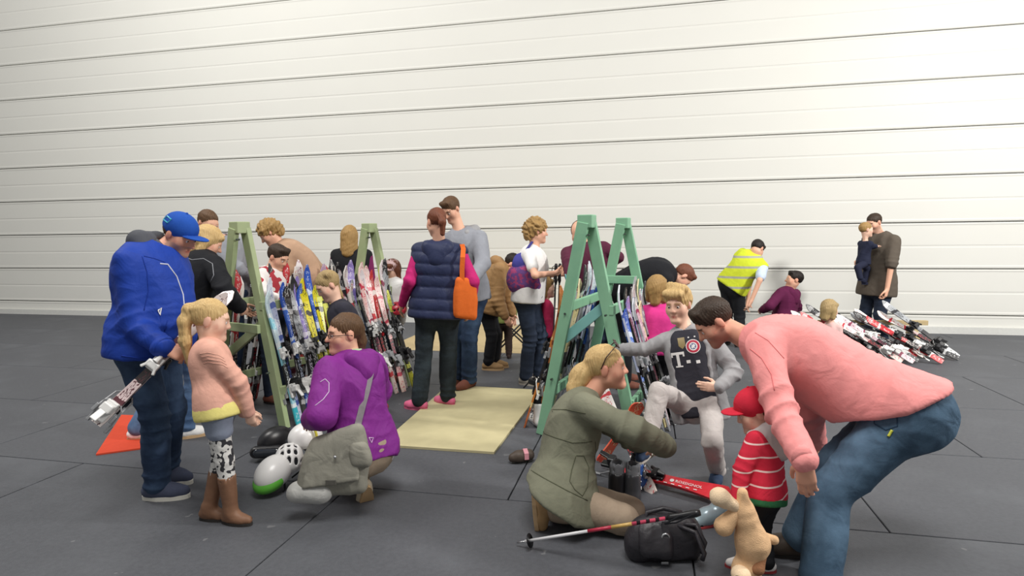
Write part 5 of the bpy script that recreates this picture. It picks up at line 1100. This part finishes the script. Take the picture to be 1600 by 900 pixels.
# purple bag on the back of the woman in the white t-shirt
Y = WT.Y - .12; base = P(816, 445, Y); r = empty('sling_bag', base, 'purple patterned sling bag on the back of the woman in the white t-shirt', 'bag')
pm_ = spotted('purple_pattern', '6e4a86', 'a84a78', 30, .47)
sdf_obj('body', ribs(P(806, 424, Y), P(822, 418, Y), P(806, 447, Y), P(834, 449, Y), .075), .011, pm_, r, base, .008); sdf_obj('pocket', ribs(P(812, 402, Y + .02), P(822, 398, Y + .02), P(808, 420, Y), P(822, 420, Y), .045), .011, cloth('purple_nylon', '4a4a9a'), r, base, .006)
bm = bmesh.new(); bm_ribbon(bm, [p - base for p in (P(817, 402, Y - .03), P(823, 390, Y - .04), P(830, 380, Y + .02), P(833, 376, Y + .12))], R3, .025, .006); obj_bm('strap', bm, cloth('strap_purple', '3c3c7c'), r)
# black handbag on the floor
base = G(1045, 888); r = empty('handbag', base, 'black leather handbag standing on the floor under the ski pole', 'handbag'); LB = mat('black_leather', '27252a', .45, .2, .35, 60, 0, .5, .3)
X = np.array([1.0, 0, 0]); Zz = np.array([0, 0, 1.0]); cb = base + np.array([0, .09, 0])
bag = sdf_obj('body', ribs(cb - X * .10 + Zz * .16, cb + X * .10 + Zz * .165, cb - X * .125 + Zz * .035, cb + X * .12 + Zz * .04, .055, 14, .02) + [cut((0, 0, .004), (0, 0, -1))], .007, LB, r, base, .010, 20, 2)
sdf_obj('flap', ribs(cb - X * .10 + Zz * .175 - (0, .02, 0), cb - X * .0 + Zz * .175 - (0, .02, 0), cb - X * .10 + Zz * .07 - (0, .075, 0), cb - X * .01 + Zz * .06 - (0, .08, 0), .022, 8), .006, LB, r, base, .006, 26, 5)
bm = bmesh.new(); bm_ribbon(bm, [p for p in (np.array((-.01, .04, .205)), np.array((-.01, .022, .16)), np.array((-.015, .02, .03)))], X, .03, .006); obj_bm('front_strap', bm, LB, r)
bm = bmesh.new(); q = np.array((-.012, .018, .135)); bm_tube(bm, [q + np.array((.018 * math.cos(a), -.002, .022 * math.sin(a))) for a in np.linspace(0, 2 * math.pi, 13)], .005, 6); obj_bm('buckle_ring', bm, STEEL, r, True)
bm = bmesh.new(); bm_box(bm, (-.032, .010, .012), (.002, .018, .024), None, .002); obj_bm('strap_tip', bm, STEEL, r)
for pts in ([(-.09, .08, .17), (-.08, .10, .22), (.0, .11, .235), (.08, .10, .22), (.09, .08, .17)], [(.07, .06, .18), (.13, .03, .19), (.165, -.0, .12), (.15, .0, .07)], [(.05, .05, .18), (.12, .0, .17), (.15, -.04, .09), (.14, -.04, .06)]):
    bm = bmesh.new(); bm_tube(bm, [np.array(p, float) for p in pts], .011, 8); obj_bm('handle', bm, LB, r, True)
# ski pole across the handbag
def ski_pole(a, b, label, mats=None, group=None, bas=True):
    a, b = np.asarray(a, float), np.asarray(b, float); d = nrm(b - a); L = np.linalg.norm(b - a); r = empty('ski_pole', a, label, 'ski pole', group)
    cols = mats or [(0, .05, STEEL, .004), (.05, .42, plastic('pole_white', 'd6d6d8'), .0075), (.42, .55, plastic('pole_red', 'b02c44'), .0085), (.55, .66, plastic('pole_gold', 'c8a45c'), .0085), (.66, .86, striped('pole_spiral', 'c24a62', '2a2024', 'X', 26, .4), .0085)]
    for t0, t1, m, rr in cols: bm = bmesh.new(); bm_tube(bm, [d * L * t0, d * L * t1], rr, 10); obj_bm('shaft', bm, m, r, True)
    bm = bmesh.new(); bm_tube(bm, [d * L * t for t in (.84, .86, .90, .94, .98, 1.0)], [.010, .017, .0145, .0165, .017, .013], 10); g = obj_bm('grip', bm, BK, r, True)
    side = nrm(np.cross(d, (0, 0.3, 1))); bm = bmesh.new(); bm_tube(bm, [d * L * .99, d * L * .97 + side * .04, d * L * .90 + side * .06 - np.array([0, 0, .02]), d * L * .84 + side * .04 - np.array([0, 0, .02]), d * L * .90 + side * .015, d * L * .985], .004, 6); obj_bm('wrist_strap', bm, BLACKC, r)
    if bas:
        n = nrm(np.cross(d, side)); bm = bmesh.new(); o = d * L * .075; bm_tube(bm, [o - d * .008, o + d * .004], [.012, .035], 14); 
        obj_bm('basket', bm, BK, r, True)
    return r
ski_pole(G(808, 854) + np.array([0, 0, .02]), P(1094, 801, 2.50), 'ski pole with red and white shaft lying across the black handbag')
# small silver and red shoe by the pole grip
base = G(1112, 822); r = empty('shoe', base, 'small silver and red shoe with black toe beside the ski pole grip', 'shoe'); M = frame(-75, 8); A = base + np.array([.01, .02, .055])
sdf_obj('upper', xform([rc((0, -.05, .01), (0, .04, .0), .045, .042), rc((0, .04, 0), (0, .10, -.015), .042, .032), rc((0, -.05, .03), (0, -.055, .055), .042, .040), cut((0, 0, -.045), (0, 0, -1))], M, A, 1.0), .006, mat('silver_fabric', 'a9bcc4', .3, .15, .1, 60, .3), r, base, .003, 30)
sdf_obj('sole', xform([rc((0, -.06, -.035), (0, .09, -.04), .044, .036), cut((0, 0, -.028), (0, 0, 1)), cut((0, 0, -.055), (0, 0, -1))], M, A, 1.0), .006, plastic('red_rubber', 'a83a3e', .6), r, base)
sdf_obj('toe_cap', xform([rc((0, .085, -.02), (0, .115, -.026), .036, .026)], M, A, 1.0), .006, BK, r, base)
# red ski lying on the floor with white lettering, and the two propped in front of the kneeling woman
a, b = G(1010, 757), G(1180, 800); z = nrm(b - a); o = ski(a + np.array([0, 0, .055]) - z * .15, z, np.array([0, .42, -1.0]), .66, .14, ski_mat('plain_red', 'd2323c', 'd2323c', 'd83a44', 'c82c36', 'c82c36'), 'red ski with white lettering lying on the floor by the toddler', bpos=(np.linalg.norm(G(1034, 762) - a) - .03) / .66)
def lettering(txt, o, loc, size, m, rz=0):
    cu = bpy.data.curves.new('lettering', 'FONT'); cu.body = txt; cu.size = size; cu.extrude = .0004; cu.align_x = 'LEFT'; cu.resolution_u = 2
    t = bpy.data.objects.new('lettering', cu); COL.objects.link(t); dg = bpy.context.evaluated_depsgraph_get(); me = bpy.data.meshes.new_from_object(t.evaluated_get(dg)); bpy.data.objects.remove(t)
    me.materials.clear(); me.materials.append(m); n = link(bpy.data.objects.new('lettering', me), o)
    n.matrix_local = Matrix.Translation(Vector(loc)) @ Matrix(((0, 1, 0, 0), (0, 0, -1, 0), (-1, 0, 0, 0), (0, 0, 0, 1))).inverted() if False else Matrix.Translation(Vector(loc)) @ Matrix(((0, -1, 0, 0), (0, 0, -1, 0), (1, 0, 0, 0), (0, 0, 0, 1)))
    return n
WP = plastic('print_white', 'e8e8e6', .5)
lz = np.linalg.norm(G(1056, 768) - a) + .15
lettering('ROSSIGNOL', o, (.012, -.0160, lz), .030, WP)
bm = bmesh.new(); bmesh.ops.create_circle(bm, cap_ends=True, segments=20, radius=.013, matrix=Matrix.Translation((.002, -.0160, lz - .020)) @ Matrix.Rotation(math.pi / 2, 4, 'X')); obj_bm('round_logo', bm, WP, o)
for i in range(5): bm = bmesh.new(); bm_box(bm, (.030, -.0165, lz - .06 + i * .045), (.036, -.0155, lz - .04 + i * .045)); obj_bm('print_mark', bm, WP, o)
a = G(1020, 772); b_ = P(957, 640, 4.05); ski(a, b_ - a, np.array([.3, 1, 0]), 1.05, .095, SM['white_red'], 'red and white ski propped beside the kneeling woman', bind=BW, bpos=.3)
a = G(938, 722); b_ = P(985, 652, 3.9); ski(a, b_ - a, np.array([-.3, 1, 0]), .50, .10, ski_mat('coral', 'e0583c', 'd8644c', 'e6c89a', 'd8503c', 'c84838'), 'orange red ski propped behind the arm of the kneeling woman', bare=True)
# ski boots
def ski_boot(p, yaw, m, m2, label, sc=1.0, group=None):
    p = np.asarray(p, float); r = empty('ski_boot', p, label, 'ski boot', group); M = frame(yaw)
    sdf_obj('shell', xform([rc((0, -.07, .05), (0, .08, .05), .05, .045), rc((0, .08, .05), (0, .15, .04), .045, .032), rc((0, -.06, .06), (0, -.04, .20), .056, .058, .03), cut((0, 0, .012), (0, 0, -1)), sub_rc((0, -.04, .2), (0, -.03, .35), .045, .05, .004), cut((0, -.04, .225), (0, .2, 1))], M, p, sc), .008, m, r, p)
    sdf_obj('liner', xform([rc((0, -.05, .15), (0, -.032, .265), .046, .05), sub_rc((0, -.04, .2), (0, -.03, .35), .034, .038, .004)], M, p, sc), .008, m2, r, p, .003)
    sdf_obj('sole', xform([rc((0, -.09, .012), (0, .15, .012), .042, .034), cut((0, 0, .022), (0, 0, 1)), cut((0, 0, 0), (0, 0, -1))], M, p, sc), .008, BG, r, p)
    for z, y in ((.075, .06), (.10, .03), (.15, .012), (.19, .018)):
        bm = bmesh.new(); bm_tube(bm, [M @ (np.array(q) * sc) for q in ((-.056, y - .03, z), (-.03, y + .012, z + .006), (0, y + .022, z + .008), (.03, y + .012, z + .006), (.056, y - .03, z))], .007 * sc, 6); obj_bm('buckle', bm, STEEL, r, True)
    return r
GFL = cloth('grey_liner', '6c6e72', .2)
ski_boot(G(966, 782), 155, BK, GFL, 'black ski boot with grey liner beside the khaki knee', .82); ski_boot(G(989, 782), 165, plastic('dark_grey_shell', '3a3b3f'), GFL, 'dark grey ski boot right of the black ski boot', .80)
ski_boot(G(1000, 762), 120, plastic('blue_shell', '2c5ea8'), BLACKC, 'blue ski boot behind the propped red and white ski', .75)
# small dark shoe behind the kneeling woman
base = G(816, 722); r = empty('shoe', base, 'small dark brown shoe with pink stripe lying behind the olive jacket', 'shoe'); M = frame(-75)
sdf_obj('upper', xform([rc((0, -.05, .05), (0, .03, .045), .045, .045), rc((0, .03, .045), (0, .07, .04), .045, .036), cut((0, 0, .012), (0, 0, -1))], M, base, .9), .007, mat('dark_leather', '4a4038', .5, .15, .2, 50), r, base)
bm = bmesh.new(); bm_ribbon(bm, [M @ np.array(q) for q in ((-.042, -.02, .03), (-.038, -.02, .07), (0, -.02, .09), (.038, -.02, .07), (.042, -.02, .03))], M @ np.array((0, 1, 0)), .03, .006); obj_bm('stripe', bm, plastic('stripe_rose', 'c88a94', .6), r)
# skis carried by the man in blue
a, b_ = P(150, 662, 3.02), P(356, 460, 3.42); o = ski(a, b_ - a, np.array([.25, 1, .3]), np.linalg.norm(b_ - a), .085, ski_mat('held', 'dcd2d2', 'd8c4c4', '5a3038', 'e2d8d4', '2a2426'), 'white and maroon ski carried under the arm of the man in blue', bind=BW, bpos=.26)
q = np.array([.02, .05, .035]); ski(a + q, b_ - a, -np.array([.25, 1, .3]), np.linalg.norm(b_ - a) * .98, .085, ski_mat('held', '', '', '', ''), 'second white and maroon ski, behind the first under the arm of the man in blue', bind=BK, bpos=.26)
# orange mat at the left
pts = [G(150, 712), G(238, 700), G(300, 655), G(190, 650)]; c = sum(pts) / 4; bm = bmesh.new(); b0 = [bm.verts.new(p - c + np.array([0, 0, .001])) for p in pts]; b1 = [bm.verts.new(p - c + np.array([0, 0, .012])) for p in pts]; bm.faces.new(b0); bm.faces.new(b1)
for i in range(4): bm.faces.new((b0[i], b0[(i + 1) % 4], b1[(i + 1) % 4], b1[i]))
tag(obj_bm('mat', bm, cloth('orange_red_mat', 'cc4a32', .1), None, loc=c), 'orange red mat on the floor under the left rack', 'mat')
# plush dog held by the toddler
PL = mat('plush_tan', 'ddb68c', .95, .15, .6, 220); PLD = mat('plush_light', 'ead0ae', .95, .12, .6, 220)
Yp = 2.50; base = P(1165, 885, Yp); r = empty('plush_dog', base, 'tan plush dog hanging head down from the hand of the toddler', 'toy'); pp_ = lambda u, v, d=0: P(u, v, Yp + d)
sdf_obj('body', [rc(pp_(1163, 800), pp_(1176, 848), .042, .064, .03), rc(pp_(1176, 848), pp_(1172, 878), .064, .05, .04), rc(pp_(1160, 770), pp_(1164, 810), .020, .038, .03), el(pp_(1166, 890), (.06, .06, .055), .03)], .006, PL, r, base, .003, 40)
for nm, a_, b2, m in (('leg', (1150, 800), (1131, 822), PL), ('leg', (1150, 792), (1124, 776), PLD), ('leg', (1190, 838), (1210, 844), PL)): sdf_obj(nm, [rc(pp_(*a_), pp_(*b2), .024 if a_[0] < 1180 else .024, .040 if a_[0] < 1180 else .018)], .006, m, r, base, .003, 40)
sdf_obj('ear', [rc(pp_(1188, 868, -.03), pp_(1184, 888, -.05), .022, .028), rc(pp_(1188, 868, -.03), pp_(1190, 862, -.02), .022, .018)], .006, mat('plush_brown', '94684a', .95, .15, .5, 200), r, base, .002, 40)
sdf_obj('muzzle', [el(pp_(1158, 898, -.05), (.04, .045, .036))], .006, PLD, r, base, .002, 40); sdf_obj('nose', [el(pp_(1152, 903, -.09), (.013, .01, .01))], .004, BK, r, base)
# pile of skis on the floor at the right, before the man by the wall
rr = random.Random(12); keys = ['black', 'red', 'white_red', 'black', 'grey', 'red', 'white_red', 'black', 'silver_pink', 'red', 'black', 'white_red', 'grey', 'black', 'red', 'white_red', 'black', 'grey']
for i, k in enumerate(keys):
    p = G(1350 + i * 9 + rr.uniform(-6, 6), 562 + rr.uniform(-4, 8)) + np.array([0, 0, .03]); ang = rr.uniform(-.35, .15); tip = np.array([-.62 + ang, .55, .52 + rr.uniform(-.12, .10)])
    ski(p, tip, np.array([.3, .6, -.7]), rr.uniform(.85, 1.1), .09, SM[k], f'{WORDS[k]} ski, {ORD[i]} from the left in the heap at right', 'skis heaped before the man by the wall', bind=rr.choice([BK, BW]), brake=BW)
for i, (u, v) in enumerate(((1322, 545), (1340, 556))): ski_boot(G(u, v), -60 + 60 * i, BK, BK, ['black ski boot nearest the blond child, left of the ski heap', 'black ski boot touching the left end of the ski heap'][i], 1.0)
# trestle that props the heap
b = G(1400, 556) + np.array([0, .42, 0]); r = empty('low_trestle', b, 'low wooden trestle propping the skis heaped at the right', 'trestle')
bm = bmesh.new(); bm_bar(bm, (-.75, 0, .36), (.55, -.15, .36), .06, .05); obj_bm('beam', bm, m_tan, r)
for x in (-.65, .45):
    for y in (-.18, .18): bm = bmesh.new(); bm_bar(bm, (x, y, 0), (x, -.1 * x, .35), .05, .04, (1, 0, 0)); obj_bm('leg', bm, m_tan, r)
# black tube stand before the wall
b = G(806, 552); r = empty('folding_stand', b, 'black folding tube stand between the child in green and the woman in the white t-shirt', 'stand')
for x0, x1, y in ((-.28, .24, -.12), (.24, -.28, -.12), (-.28, .24, .2), (.24, -.28, .2)): bm = bmesh.new(); bm_tube(bm, [(x0, y, 0.01), (x1, y, .52)], .011, 8); obj_bm('leg', bm, BK, r, True)
for x, z in ((-.28, .02), (.24, .02), (-.28, .52), (.24, .52)): bm = bmesh.new(); bm_tube(bm, [(x, -.14, z), (x, .22, z)], .011, 8); obj_bm('crossbar', bm, BK, r, True)
# two poles in the hands of the woman in the white t-shirt
for i in range(2):
    g = P(869 + i * 6, 412, WT.Y + .05 + i * .06); ski_pole(G(862 + i * 7, 606), g, ['black ski pole nearest the woman in the white t-shirt', 'black ski pole, right one of the two by the white t-shirt'][i], [(0, .05, STEEL, .004), (.05, .86, plastic('pole_black', '202024'), .009)])
# red helmet held by the child in white
c = P(620, 484, 6.1); helmet(c, -60, plastic('helmet_red', 'b52a3c', .3), 'red helmet held over the skis beside the magenta sleeve', .85, 10, True)
# loose ski boots and bindings below the right rack
ski_boot(G(840, 664), 200, HW, BLACKC, 'white ski boot standing beside the foot of the mint green rack', .85)
for i, (u, v, ya) in enumerate(((1012, 640, 20), (1034, 646, -30), (1022, 625, 60))): ski_boot(G(u, v), ya, [HW, BK, HW][i], BK, ['white ski boot behind the raised knee of the boy, left one', 'black ski boot behind the raised knee of the boy', 'white ski boot furthest back behind the raised knee of the boy'][i], .95)
